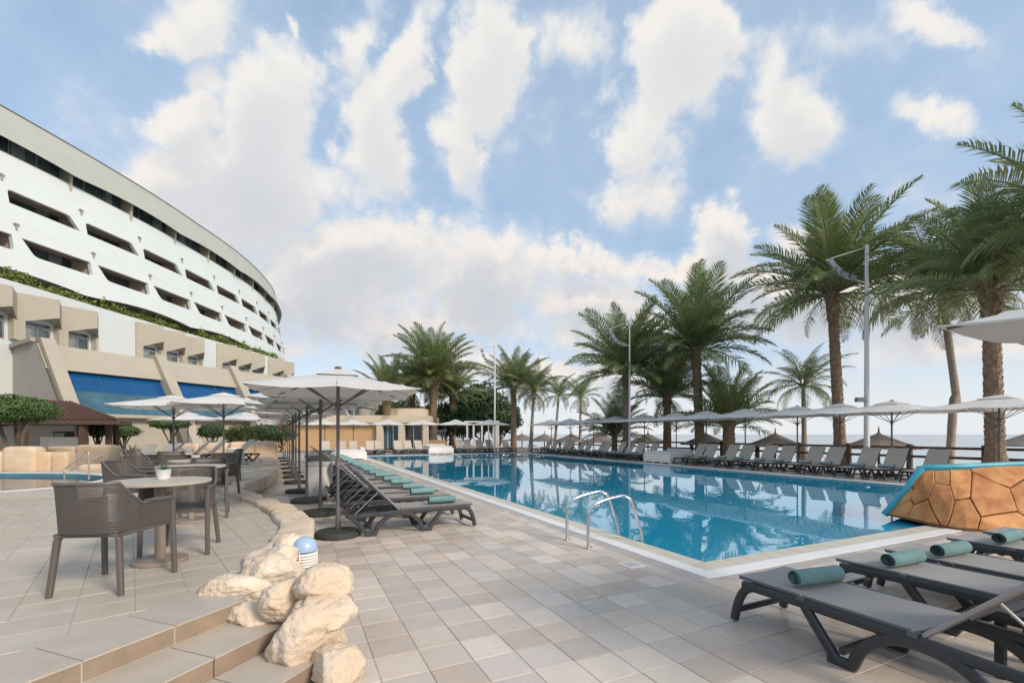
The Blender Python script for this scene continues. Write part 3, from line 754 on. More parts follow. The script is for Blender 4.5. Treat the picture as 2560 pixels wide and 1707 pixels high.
c, d = wp(-.9, -.5, 3.05), wp(WLEN, -.5, 3.05); g.add([Vector((c.x, c.y, 2.8)), Vector((d.x, d.y, 2.8)), d, c], [(0, 1, 2, 3)]); g.add([a-Vector((0, 0, .25)), b-Vector((0, 0, .25)), Vector((d.x, d.y, 2.8)), Vector((c.x, c.y, 2.8))], [(0, 1, 2, 3)])
wbuild(g, 'lower_wall', m_htan)
NF = 5; TP = 6.85
FT = [-.80, 6.95, 14.05, 21.1, 28.0, 35.0]
for k in range(NF):
    t0 = FT[k]; TP = FT[k+1]-t0; t1 = t0+.85
    g = MB(); dz = .35
    vs = [wp(t, o_, z) for t in (t0, t1) for (o_, z) in ((0, 8.3+dz), (0, .0), (-1.2, .0), (-1.0, 8.3+dz))]
    g.add(vs, [(0, 1, 2, 3), (7, 6, 5, 4), (0, 4, 5, 1), (3, 7, 4, 0), (2, 6, 7, 3)])
    wbuild(g, 'buttress', m_htan)
    ta, tb = t1, t0+TP
    n_ = 3
    for i in range(n_):
        a, b = ta+(tb-ta)*i/n_+.03, ta+(tb-ta)*(i+1)/n_-.03
        g = MB(); P = [wp(a, -.95, 3.05), wp(b, -.95, 3.05), wp(b, -.95, 4.75), wp(a, -.95, 4.75)]
        g.add(P, [(0, 1, 2, 3)]); w_ = wbuild(g, 'window', m_glass2)
        g = MB(); P = [wp(a, -.95, 4.77), wp(b, -.95, 4.77), wp(b, -.95, 6.28), wp(a, -.95, 6.28)]
        g.add(P, [(0, 1, 2, 3)]); wbuild(g, 'upper_pane', m_blue, w_)
        g = MB(); g.add([wp(b, -.93, 3.05), wp(b+.06, -.93, 3.05), wp(b+.06, -.93, 6.28), wp(b, -.93, 6.28)], [(0, 1, 2, 3)])
        wbuild(g, 'mullion', m_mull, w_); g = MB(); g.add([wp(a, -.93, 4.74), wp(b, -.93, 4.74), wp(b, -.93, 4.79), wp(a, -.93, 4.79)], [(0, 1, 2, 3)])
        wbuild(g, 'mullion', m_mull, w_)
g = MB(); t = -1.0
P = [wp(t, -.4, 8.3), wp(t, -.4, 0)]; q0 = wp(t, 0, 8.3)-WN*12; 
g.add([P[1], P[0], Vector((q0.x, q0.y, 7.2)), Vector((q0.x, q0.y, 0))], [(3, 2, 1, 0)])
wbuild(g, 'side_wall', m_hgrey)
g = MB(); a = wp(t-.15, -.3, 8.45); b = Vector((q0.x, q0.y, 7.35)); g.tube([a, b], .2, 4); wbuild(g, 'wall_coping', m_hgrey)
# ================================================================== sun loungers
YS = Vector((0, 1, 0))
def lounger_proto(angle, sling, name='sun_lounger'):
    root = thing(name, 'x', 'sun lounger')
    hw = .30
    for s in (-1, 1):
        g = MB(); y = s*hw
        def P(*a): return catmull([(x, y, z) for x, z in a], 5)
        g.strip([(0.02, y, .315), (.5, y, .325), (1.15, y, .325), (1.9, y, .30)], .062, .045)
        g.strip(P((-.06, .02), (-.03, .15), (.03, .27), (.14, .33)), .06, .05)
        g.strip(P((.50, .31), (.58, .20), (.70, .04)), .062, .05)
        g.strip([(.66, y, .03), (.82, y, .03)], .06, .052)
        g.strip(P((.80, .03), (.86, .16), (.98, .27), (1.14, .305), (1.32, .27), (1.46, .16), (1.53, .03)), .066, .05)
        g.strip([(1.50, y, .03), (1.64, y, .03)], .06, .052)
        g.strip(P((1.63, .03), (1.74, .17), (1.86, .30)), .062, .05)
        g.build('side_frame', m_char, root)
    g = MB()
    g.strip([(-.04, -hw, .10), (-.04, hw, .10)], .045, .04, side=Vector((1, 0, 0)))
    g.build('crossbar', m_char, root)
    g = MB()
    for x, z in ((.74, .10), (1.57, .10), (.10, .325), (1.90, .305)):
        g = MB(); g.strip([(x, -hw, z), (x, hw, z)], .05, .04, side=Vector((1, 0, 0))); g.build('crossbar', m_char, root)
    # seat fabric on a thin tube frame
    def sheet(P, w, t=.010):
        g = MB(); vs = []; nr = len(P); K_ = 6
        for i, p in enumerate(P):
            T = (P[min(i+1, nr-1)]-P[max(i-1, 0)]).normalized(); nn = Vector((-T.z, 0, T.x))
            for side_ in (1, -1):
                for k in range(K_+1):
                    y = -w+2*w*k/K_; sag = -.010*(1-(y/w)**2)
                    vs.append(p+Vector((0, y, 0))+nn*(sag+side_*t/2))
        m = K_+1; fs = []
        for i in range(nr-1):
            a, b = i*2*m, (i+1)*2*m
            for k in range(K_):
                fs.append((a+k, b+k, b+k+1, a+k+1)); fs.append((a+m+k, a+m+k+1, b+m+k+1, b+m+k))
            fs.append((a, a+m, b+m, b)); fs.append((a+K_, b+K_, b+m+K_, a+m+K_))
        g.add(vs, fs+[tuple(range(m))+tuple(range(2*m-1, m-1, -1)), tuple(((nr-1)*2*m+k) for k in range(m))[::-1]+tuple((nr-1)*2*m+m+k for k in range(m))]); return g
    seat = sheet([Vector((x, 0, .372-.006*sin(pi*max(0, min(1, x/1.12))))) for x in (-.035, -.01, .2, .4, .6, .8, 1.0, 1.13)], .285).build('seat_sling', sling, root, smooth=True)
    g = MB(); z = .362
    g.tube([(-.02, -.285, z), (1.15, -.285, z)], .014, 6); g.tube([(-.02, .285, z), (1.15, .285, z)], .014, 6)
    o = g.build('seat_tube', m_edge, seat)
    ca, sa = cos(angle), sin(angle); bx, bz = 1.15, .365
    bp = lambda l, off=0.: Vector((bx+ca*l-sa*off, 0, bz+sa*l+ca*off))
    back = sheet([bp(l) for l in (0, .05, .2, .4, .6, .75, .80)], .285).build('backrest_sling', sling, root, smooth=True)
    g = MB()
    Pl = [bp(0, -.012)+YS*-.285, bp(.74, -.012)+YS*-.285, bp(.80, -.012)+YS*-.24, bp(.80, -.012)+YS*.24, bp(.74, -.012)+YS*.285, bp(0, -.012)+YS*.285]
    g.tube(Pl, .016, 6); g.build('backrest_tube', m_alu if sling is m_sling else m_edge, back)
    for s in (-1, 1):
        g = MB(); a = bp(.42, -.02)+YS*s*.27; b = Vector((1.15+.36*ca+.40, s*.27, .33)); g.tube([a, b], .009, 6)
        g.build('support_strut', m_alu, root)
    for s in (-1, 1):
        for x in (.48, 1.12):
            g = MB(); g.box((x, s*.310, .358), (.05, .028, .026)); g.build('hinge_bracket', m_edge, root); g = MB(); g.lathe([(.010, .372), (.010, .380), (.004, .384)], 8, (x, s*.310, 0)); g.build('bolt', m_alu, root)
    return root
def towel_proto(name, m):
    # a sheet rolled into a spiral, lying along x
    g = MB(); prof = []; n = 44; turns = 3.1
    for i in range(n+1):
        t = i/n; r = .012+.050*t; a = -2*pi*turns*(1-t)-pi/2
        prof.append((r*cos(a), r*sin(a), t))
    prof = prof+[(x*(1-.10/(1+8*t)), y*(1-.10/(1+8*t)), t) for x, y, t in prof[::-1]]
    xs = [-.225, -.218, -.15, -.05, .05, .15, .218, .225]; vs = []; m_ = len(prof)
    rnd = random.Random(2)
    for i, x in enumerate(xs):
        k = 1.12*.93 if i in (0, len(xs)-1) else 1.12*(1+rnd.uniform(-.02, .03))
        for (a, b, t) in prof: vs.append((x+rnd.uniform(-.001, .001)+ (.010*(1-t) if i == 0 else 0), a*k, b*k*.93+.064))
    fs = [(i*m_+k, i*m_+(k+1) % m_, (i+1)*m_+(k+1) % m_, (i+1)*m_+k) for i in range(len(xs)-1) for k in range(m_)]
    h = n+1
    for base in (0, (len(xs)-1)*m_):
        for k in range(n): fs.append((base+k, base+k+1, base+m_-2-k, base+m_-1-k))
    g.add(vs, fs); me = g.mesh(name, m, smooth=True)
    return obj(name, me)
AL, AR, AN, AF = ROT+pi, ROT, ROT-pi/2, ROT+pi/2
lp_l = lounger_proto(radians(45), m_sling); lp_r = lounger_proto(radians(56), m_sling2); 
tw_l = towel_proto('rolled_towel', m_towel); tag(tw_l, 'x', 'towel'); tw_f = towel_proto('rolled_towel', m_towel2); tag(tw_f, 'x', 'towel')
ul, ur, un, ut, uf = [], [], [], [], []
rnd = random.Random(11)
def lj(p, s=.03): return Vector((p.x+rnd.gauss(0, s), p.y+rnd.gauss(0, s), p.z))
left_u = [7.30]+[x for k in range(10) for x in (8.48+1.95*k, 9.32+1.95*k)]
for i, u in enumerate(left_u):
    v = 2.62-.012*(u-7)
    place(lp_l, ul, lj(uv(u, v), .02), AL+rnd.gauss(0, .02), '%s charcoal sun lounger from the front in the row left of the pool' % ORD[i], 'sun loungers lined up left of the pool')
    place(tw_l, ut, lj(uv(u-.02, v-.40, .373), .03), AL+rnd.gauss(0, .12), 'rolled teal towel on the %s sun lounger of the row left of the pool' % ORD[i], 'towels on the loungers left of the pool')
# front right group
nu = [(3.50, 2.50, 0.), (4.74, 2.48, .02), (5.52, 2.46, -.01), (6.72, 2.46, .015), (7.52, 2.44, 0)]
desc = ['nearest grey sun lounger at the bottom right, foot towards the pool corner', 'second sun lounger at the right, beyond the slatted side table', 'third sun lounger at the right, pushed against the second',
        'fourth sun lounger at the right, in front of the orange stone slide', 'fifth sun lounger at the right edge, before the orange stone slide']
for i, (v, u, a) in enumerate(nu):
    place(lp_l, ul, uv(u, v), AN+a, desc[i], 'sun loungers at the front right')
    place(tw_l, ut, uv(u-.36, v+(.06, -.0, .0, .0, 0)[i], .373), AR+(-.12, -.05, -.06, .02, 0)[i], 'rolled teal towel on the %s lounger at the front right' % ORD[i], 'towels on the front right loungers')
right_u = [7.4, 8.5, 9.3, 10.4, 11.2, 12.3, 13.1, 14.2, 15.0, 16.1, 16.9, 20.2, 21.0, 22.2, 23.0, 24.3, 25.1, 26.5, 27.3, 28.7, 29.6, 31.0, 31.9]
for i, u in enumerate(right_u):
    v = 17.15+rnd.gauss(0, .05)
    place(lp_r, ur, uv(u, v), AR+rnd.gauss(0, .03), '%s beige sun lounger from the right in the row beyond the pool' % ORD[i], 'sun loungers along the far long side of the pool')
    place(tw_f, uf, uv(u, v+.75, .373), AF+rnd.gauss(0, .1), 'pale teal towel on the %s lounger of the row beyond the pool' % ORD[i], 'towels along the far long side of the pool')
far_v = [2.1, 3.1, 3.9, 5.0, 5.7, 7.1, 7.9, 8.75, 11.9, 12.7, 13.8, 14.7, 16.1]
for i, v in enumerate(far_v):
    place(lp_l if False else lp_r, ur, uv(33.8+rnd.gauss(0, .06), v), AF+rnd.gauss(0, .03), '%s sun lounger from the left at the far short end of the pool' % ORD[i].replace('nearest', 'first'), 'sun loungers at the far end of the pool')
    if i % 2 == 0: place(tw_f, uf, uv(34.5, v, .373), AR, 'pale teal towel on the %s lounger at the far pool end' % ORD[i].replace('nearest', 'first'), 'towels at the far end of the pool')

# ================================================================== parasols
def parasol_proto(side=2.1, zr=2.12, apex=2.42, pole_r=.024, name='parasol', vent=True, m_canopy=m_canopy):
    root = thing(name, 'x', 'parasol'); h = side/2
    def cz(m, ang=0.): return apex-(apex-zr)*(m**.93)
    g = MB(); n = 10; vs = []; idx = {}
    for sgn in (0, -.012):
        for i in range(n+1):
            for j in range(n+1):
                x, y = -1+2*i/n, -1+2*j/n; m_ = max(abs(x), abs(y)); mn = min(abs(x), abs(y))
                sag = .035*m_*sin(pi*(mn/m_ if m_ > 0 else 0))*-1
                vs.append((x*h*(1-.02*(m_ == 1)*(sin(pi*(mn/max(m_, .01))))), y*h*(1-.02*(m_ == 1)*(sin(pi*(mn/max(m_, .01))))), cz(m_)+sag+sgn))
    m2 = (n+1)**2; fs = []
    for i in range(n):
        for j in range(n):
            a = i*(n+1)+j; q = (a, a+n+1, a+n+2, a+1); fs.append(q); fs.append(tuple(x+m2 for x in q[::-1]))
    edge = [i for i in range(n+1)]+[j*(n+1)+n for j in range(1, n+1)]+[n*(n+1)+i for i in range(n-1, -1, -1)]+[j*(n+1) for j in range(n-1, 0, -1)]
    for k in range(len(edge)):
        a, b = edge[k], edge[(k+1) % len(edge)]; fs.append((a, b, b+m2, a+m2))
    g.add(vs, fs); can = g.build('canopy', m_canopy, root, smooth=True)
    if vent:
        q = .27; g = MB(); v2 = [(-q*h, -q*h, cz(q)+.03), (q*h, -q*h, cz(q)+.03), (q*h, q*h, cz(q)+.03), (-q*h, q*h, cz(q)+.03), (0, 0, apex+.05)]
        v2 += [(x, y, z-.012) for x, y, z in v2]
        g.add(v2, [(0, 1, 4), (1, 2, 4), (2, 3, 4), (3, 0, 4), (6, 5, 9), (7, 6, 9), (8, 7, 9), (5, 8, 9), (0, 5, 6, 1), (1, 6, 7, 2), (2, 7, 8, 3), (3, 8, 5, 0)])
        g.build('vent_cap', m_canopy, can)
    g = MB(); g.lathe([(.03, apex+.03), (.05, apex+.05), (.05, apex+.065), (.02, apex+.08)], 10); g.build('finial', m_pole, root)
    g = MB(); g.lathe([(pole_r, .06), (pole_r, apex+.04)], 12); g.build('pole', m_pole, root, smooth=True)
    g = MB(); g.lathe([(.036, .05), (.036, .42), (.03, .44), (.026, .44)], 12); g.build('pole_sleeve', m_pole, root, smooth=True); g = MB(); g.lathe([(.034, 1.0), (.034, 1.08), (.026, 1.09)], 12); g.build('pole_joint', m_pole, root, smooth=True)
    g = MB(); g.lathe([(.045, 1.86), (.045, 1.95), (.026, 1.96)], 10); g.build('runner', m_pole, root)
    for k in range(8):
        a = k*pi/4; L_ = h/max(abs(cos(a)), abs(sin(a)))*.97; dx, dy = cos(a), sin(a)
        e = Vector((dx*L_, dy*L_, zr-.02-(.0 if k % 2 else -.02))); t_ = Vector((0, 0, apex-.03))
        g = MB(); g.tube([t_, e], .011, 5); r_ = g.build('rib', m_pole, root)
        mid = t_.lerp(e, .5); g = MB(); g.tube([(dx*.04, dy*.04, 1.92), mid], .010, 5); g.build('strut', m_pole, r_)
    g = MB(); g.lathe([(.30, .0), (.335, .012), (.335, .05), (.30, .085), (.05, .10), (.045, .12)], 12); 
    b = g.build('base', m_base, root)
    return root
pp = parasol_proto(); pu = []
lp = [(845, 1339), (801, 1286), (767, 1254.6), (748, 1230.6), (739.5, 1208), (733.5, 1194), (730, 1183), (724, 1172), (719, 1162), (713, 1153), (708, 1146)]
for i, (px, py) in enumerate(lp):
    place(pp, pu, gnd(px, py), ROT-.10 if i == 0 else ROT+rnd.gauss(0, .05)-.05, ('%s grey-white square parasol of the row behind the left loungers' % ORD[i]), 'parasols behind the left row of loungers')
pr = [(2237, 19.3), (2165, 19.4), (2012, 19.6), (1882, 19.5), (1780, 19.4), (1691, 19.5), (1615, 19.6), (1540, 19.6), (1475, 19.7), (1415, 19.6), (1360, 19.6)]
pr = [6.3, 8.95, 10.7, 12.5, 14.9, 17.2, 19.4, 21.8, 24.4, 27, 30, 33]
pp2 = parasol_proto(3.0, 2.28, 2.66, .028, m_canopy=m_canopy_w); pu2 = []
for i, u in enumerate(pr):
    place(pp2, pu2, lj(uv(u, 19.35), .08), ROT+rnd.gauss(0, .05), '%s white parasol from the right in the row beyond the pool' % ORD[i], 'white parasols beyond the long side of the pool')
for i, px in enumerate((812, 883, 971, 1056, 1139, 1223)):
    p = at(px, 1085, 37.6-.0012*(px-883)*0); place(pp2, pu2, (p.x, p.y, 0), .25+rnd.gauss(0, .1), '%s white parasol from the left behind the far end of the pool' % ORD[i].replace('nearest', 'first'), 'white parasols at the far end of the pool')
place(pp, pu, uv(.27, 4.37, .0), ROT, 'near parasol whose grey canopy corner enters at the right edge of the photo', None)
for i, (px, d, z, txt) in enumerate(((434, 16, TZ, 'white parasol with grey pole above the terrace tables, left of its twin'), (559, 15, TZ, 'white parasol above the terrace tables, right of its twin, before the blue windows'),
        (470, 25, .0, 'small white parasol behind the left terrace parasol'), (612, 25, 0, 'small white parasol before the hedge at the foot of the slanting fins'))):
    p = at(px, 1085, d); place(pp2, pu2, (p.x, p.y, z-.18 if i < 2 else z), .5+i*.2, txt, 'white parasols over the terrace')

# near side tables between the lounger pairs
def slat_table():
    root = thing('side_table', 'black slatted plastic side table between the first two front right loungers', 'side table', uv(1.05, 4.15), AN)
    for k in range(6):
        g = MB(); g.box((-.2+k*.08, 0, .40), (.066, .46, .022)); g.build('slat', m_char, root)
    g = MB(); g.box((-.235, 0, .37), (.02, .48, .05)); g.box((.235, 0, .37), (.02, .48, .05)); g.box((0, -.235, .37), (.45, .02, .05)); g.box((0, .235, .37), (.45, .02, .05)); g.build('table_frame', m_char, root)
    for sx in (-1, 1):
        for sy in (-1, 1):
            g = MB(); g.box((sx*.21, sy*.21, .17), (.045, .045, .35)); g.build('leg', m_char, root)
    return root
slat_table()

# ================================================================== pool ladder
def ladder(name, loc, rz, label):
    root = thing(name, label, 'pool ladder', loc, rz)        # local x points to the water
    for s in (-.26, .26):
        g = MB(); P = catmull([(0, s, 0.0), (0, s, .42), (.03, s, .50), (.16, s, .59), (.52, s, .655), (.64, s, .64), (.72, s, .56), (.86, s, .22), (.90, s, .10), (.905, s, -.1), (.905, s, -.9)], 6)
        g.tube(P, .0215, 10); g.build('handrail', m_steel, root, smooth=True)
        g = MB(); g.lathe([(.055, .003), (.055, .012), (.03, .018)], 14, (0, s, 0)); g.build('flange', m_steel, root)
    for z in (-.22, -.48, -.74):
        g = MB(); g.box((.90, 0, z), (.08, .5, .03)); g.build('tread', m_steel, root)
    return root
ladder('pool_ladder', uv(5.28, 3.50), ROT, 'steel pool ladder with two curved handrails near the front pool corner')
ladder('pool_ladder', uv(31.3, 17.0), ROT+pi, 'small steel pool ladder on the far side of the pool')

# ================================================================== orange stone-clad slide wall
slide = thing('stone_slide_wall', 'orange flagstone-clad wall with a turquoise rim reaching over the pool edge', 'stone wall', (8, 7.6, 0))
SO = Vector((8, 7.6, 0))
botc = catmull([(6.72, 8.25, .05), (6.80, 7.75, .03), (6.92, 7.25, .0), (7.22, 7.0, .0), (8.2, 6.92, 0), (10.6, 7.0, 0)], 8)
topc = catmull([(7.21, 8.07, .88), (7.35, 8.0, .895), (7.55, 7.95, .905), (7.9, 7.92, .92), (9, 7.95, .965), (11.6, 8.2, 1.05)], 8)
def cev(P, s):
    x = s*(len(P)-1); i = min(int(x), len(P)-2); return P[i].lerp(P[i+1], x-i)
def SP(s, t, off=0.):
    a, b = cev(botc, s), cev(topc, s); p = a.lerp(b, t)+Vector((-.06, -.10, 0))*sin(pi*t)
    ds = cev(botc, min(1, s+.02))-cev(botc, max(0, s-.02)); n_ = ds.cross(b-a).normalized(); n_ = n_ if n_.y < 0 or n_.x < 0 else -n_
    return p+n_*off
g = MB(); n = 30; vs = []
for i in range(n+1):
    s = i/n; fl = [SP(s, t) for t in (0, .33, .66, 1)]; b = fl[3]+Vector((1.5, 1.15, 0)); c = fl[0]+Vector((1.9, 1.3, 0)); c = Vector((max(c.x, b.x-.2), max(c.y, b.y+.1), 0.0))
    vs += fl+[b, c]
fs = [(i*6+k, i*6+k+1, (i+1)*6+k+1, (i+1)*6+k) for i in range(n) for k in range(5)]
fs.append(tuple(range(6))); fs.append(tuple(n*6+k for k in range(6)))
g.v = []; g.add([Vector(v)-SO for v in vs], fs); g.build('wall_core', m_mortar, slide)
g = MB(); P = [SP(0, t, .02)-SO for t in (.0, .3, .6, .9)]+[SP(s, 1.0, .01)+Vector((0, 0, .012))-SO for s in [.02+.98*k/24 for k in range(25)]]
g.tube(P, .058, 8); g.build('rim', m_teal_paint, slide, smooth=True)
g = MB(); a = [SP(s, 1.0)+Vector((.03, .05, .005))-SO for s in [k/20 for k in range(21)]]; b = [p+Vector((1.4, 1.05, 0)) for p in a]
g.add(a+b, [(i, i+1, i+22, i+21) for i in range(20)]); g.build('basin_top', m_teal_paint, slide)
def clip(poly, m, nrm):
    out = []
    for i in range(len(poly)):
        a, b = poly[i], poly[(i+1) % len(poly)]; da, db = (a-m).dot(nrm), (b-m).dot(nrm)
        if da <= 0: out.append(a)
        if da*db < 0: out.append(a+(b-a)*(da/(da-db)))
    return out
AS = 3.8; rnd = random.Random(21); seeds = []
for _ in range(4000):
    q = Vector((rnd.random()*AS, rnd.random()))
    if all(Vector(((q.x-o_.x)*.8, (q.y-o_.y)*1.2)).length > .46 for o_ in seeds): seeds.append(q)
for i, q in enumerate(seeds):
    poly = [Vector((.05, .03)), Vector((AS, .03)), Vector((AS, .955)), Vector((.07, .955))]
    for j, o_ in enumerate(seeds):
        if j == i: continue
        d = (o_-q); m_ = q+d*.5-d.normalized()*.006; poly = clip(poly, m_, d.normalized())
        if len(poly) < 3: break
    if len(poly) < 3: continue
    P = []
    for k in range(len(poly)):
        a, b = poly[k], poly[(k+1) % len(poly)]
        for f in (0, .33, .66):
            c = a.lerp(b, f); c = c+(q-c)*rnd.uniform(0, .03); P.append(c)
    m_ = len(P); th = rnd.uniform(.022, .04); vs = [SP(p.x/AS, p.y, .0)-SO for p in P]+[SP(p.x/AS, p.y, th)-SO for p in P]+[SP((p.x+(q.x-p.x)*.08)/AS, p.y+(q.y-p.y)*.08, th+.005)-SO for p in P]+[SP(q.x/AS, q.y, th+.006)-SO]
    g = MB(); g.add(vs, [(k, (k+1) % m_, (k+1) % m_+m_, k+m_) for k in range(m_)]+[(k+m_, (k+1) % m_+m_, (k+1) % m_+2*m_, k+2*m_) for k in range(m_)]+[(k+2*m_, (k+1) % m_+2*m_, 3*m_) for k in range(m_)])
    g.build('flagstone', m_flag, slide)

# ================================================================== rocks
def rock_mesh(name, size, seed, m, sub=5, rough=.15, flat=.0, cuts=7):
    rnd = random.Random(seed); bm = bmesh.new(); bmesh.ops.create_icosphere(bm, subdivisions=sub, radius=1)
    off = Vector((seed*3.7, seed*1.3, seed*.7)); cutp = []
    for _ in range(cuts):
        d = Vector((rnd.gauss(0, 1), rnd.gauss(0, 1), rnd.gauss(0, .7))).normalized(); cutp.append((d, rnd.uniform(.60, .84)))
    for v in bm.verts:
        p = v.co.copy()
        for d, h in cutp:
            e = p.dot(d)-h
            if e > 0: p -= d*e*.94
        nn = noise.fractal(p*1.6+off, .9, 2.2, 4)*rough*.6+noise.fractal(p*5+off, .8, 2.1, 3)*rough*.18
        r1 = (noise.noise(Vector((p.x*2.2+off.x, p.y*2.2, p.z*11+off.z)))*.22-abs(noise.noise(p*2.3+off*1.7))*.30+.06+noise.fractal(p*11+off, .7, 2.1, 3)*.10)*rough
        p *= 1+nn+r1
        if p.z < -.75: p.z = -.75-(p.z+.75)*.1
        v.co = Vector((p.x*size[0], p.y*size[1], p.z*size[2]))
    me = bpy.data.meshes.new(name); bm.to_mesh(me); bm.free(); me.materials.append(m)
    me.polygons.foreach_set('use_smooth', [True]*len(me.polygons)); me.update(); return me
def rock(px, py, d, size, seed, rz, label, m=None, cuts=7, group='pale boulders piled beside the steps'):
    p = at(px, py, d); o = obj('boulder', rock_mesh('boulder', size, seed, m or m_rock, cuts=cuts), None, p, rz)
    tag(o, label, 'boulder', group); return o
rock(590, 1475, 3.42, (.24, .17, .13), 1, .3, 'low pale boulder at the left end of the pile, on the top step')
rock(672, 1432, 3.60, (.24, .19, .15), 2, -.5, 'large smooth pale boulder at the back of the pile, left of the louvred lamp')
rock(712, 1500, 3.12, (.16, .16, .155), 3, .8, 'rounded cream boulder in the middle of the pile')
rock(812, 1462, 3.12, (.19, .20, .145), 4, .2, 'topmost pale boulder at the right of the pile')
rock(812, 1527, 3.02, (.20, .20, .13), 5, 1.4, 'pale boulder wedged under the topmost boulder')
rock(780, 1600, 2.98, (.27, .25, .30), 6, .5, 'tall tan boulder carrying the pile beside the second step', cuts=9)
rock(838, 1668, 2.80, (.20, .17, .14), 7, 2.0, 'pale boulder at the foot of the pile on the pool deck')
rock(640, 1545, 3.18, (.19, .14, .13), 8, .1, 'tan boulder below the left end of the pile, by the riser')
rock(735, 1640, 2.98, (.16, .20, .2), 12, .1, 'tan boulder buried between the lowest riser and the pile')
rock(700, 1392, 3.85, (.16, .14, .10), 9, .9, 'small flat pale boulder behind the pile, left of the louvred lamp')
rock(728, 1365, 4.1, (.15, .15, .11), 10, 1.9, 'small pale boulder joining the pile to the curved kerb')
rock(700, 1345, 3.9, (.10, .14, .30), 19, 1.9, 'sunken pale boulder between the lamp and the pile') if False else None
kerb = thing('rock_kerb', 'curved pale rock kerb edging the tiled terrace', 'kerb', (-3, 6, 0)); KO = Vector((-3, 6, 0))
kp = catmull([(x, y, 0) for x, y in kerb_pts]+[(-6.30, 10.1, 0), (-6.85, 12.0, 0), (-8.15, 15.2, 0), (-10.1, 19.0, 0), (-12.4, 22.6, 0)], 10); Lk = [0]
for i in range(1, len(kp)): Lk.append(Lk[-1]+(kp[i]-kp[i-1]).length)
def kev(s):
    for i in range(len(kp)-1):
        if Lk[i+1] >= s: return kp[i].lerp(kp[i+1], (s-Lk[i])/(Lk[i+1]-Lk[i])), (kp[i+1]-kp[i]).normalized()
    return kp[-1], (kp[-1]-kp[-2]).normalized()
s = .05; k = 0
while s < Lk[-1]-.2:
    ln = (1.05, .8, 1.3, .9, 1.15)[k % 5]*(1 if s < 8 else 1.7); e = min(s+ln, Lk[-1]); g = MB(); n = 26; m_ = 22; vs = []
    for i in range(n+1):
        f = i/n; p, T = kev(s-.012+(e-s+.024)*f); Nn = Vector((T.y, -T.x, 0)); endk = 1-.06*(abs(f-.5)*2)**14
        for j in range(m_):
            a = 2*pi*j/m_; x = cos(a); z = sin(a); se = .55
            X_ = math.copysign(abs(x)**se, x)*(.21-.05*min(1, s/5) if s < 7 else .30); Z_ = math.copysign(abs(z)**se, z)
            Z_ = TZ+.02+(Z_*.06 if Z_ > 0 else Z_*.38)
            q = p+Nn*(X_*endk+.09); nv = noise.fractal(Vector((q.x*2.2, q.y*2.2, Z_*3)), .9, 2.1, 5)*.05
            q = q+Nn*(nv*x); vs.append(Vector((q.x, q.y, Z_*(1)+nv*.7*z-(1-endk)*.18*max(z, 0)))-KO)
    g.add(vs, [(i*m_+j, (i+1)*m_+j, (i+1)*m_+(j+1) % m_, i*m_+(j+1) % m_) for i in range(n) for j in range(m_)]+[tuple(range(m_)), tuple(n*m_+j for j in range(m_))[::-1]])
    g.build('kerb_stone', m_rock, kerb, smooth=True); s = e-.01; k += 1
# louvred bollard lamp
bl = thing('bollard_lamp', 'small bollard lamp with a blue dome and white louvres among the rocks', 'lamp', at(762, 1450, 4.05))
g = MB(); g.lathe([(.09, -.35), (.09, .04)], 20); g.build('stem', m_offw, bl)
g = MB(); g.lathe([(.07, .02), (.07, .27)], 20); g.build('lamp_glass', m_glass2, bl)
for k in range(9):
    g = MB(); g.lathe([(.075, .052+k*.024), (.101, .040+k*.024), (.101, .046+k*.024), (.075, .060+k*.024)], 24); g.build('louvre', m_offw, bl)
for a in (.5, 2.6, 4.7):
    g = MB(); g.tube([(.1*cos(a), .1*sin(a), .03), (.1*cos(a), .1*sin(a), .28)], .006, 5); g.build('louvre_rod', m_offw, bl)
g = MB(); g.lathe([(.104, .265), (.106, .285), (.10, .32), (.08, .355), (.045, .378), (.0, .385)], 24); g.build('dome', m_bluedome, bl, smooth=True)

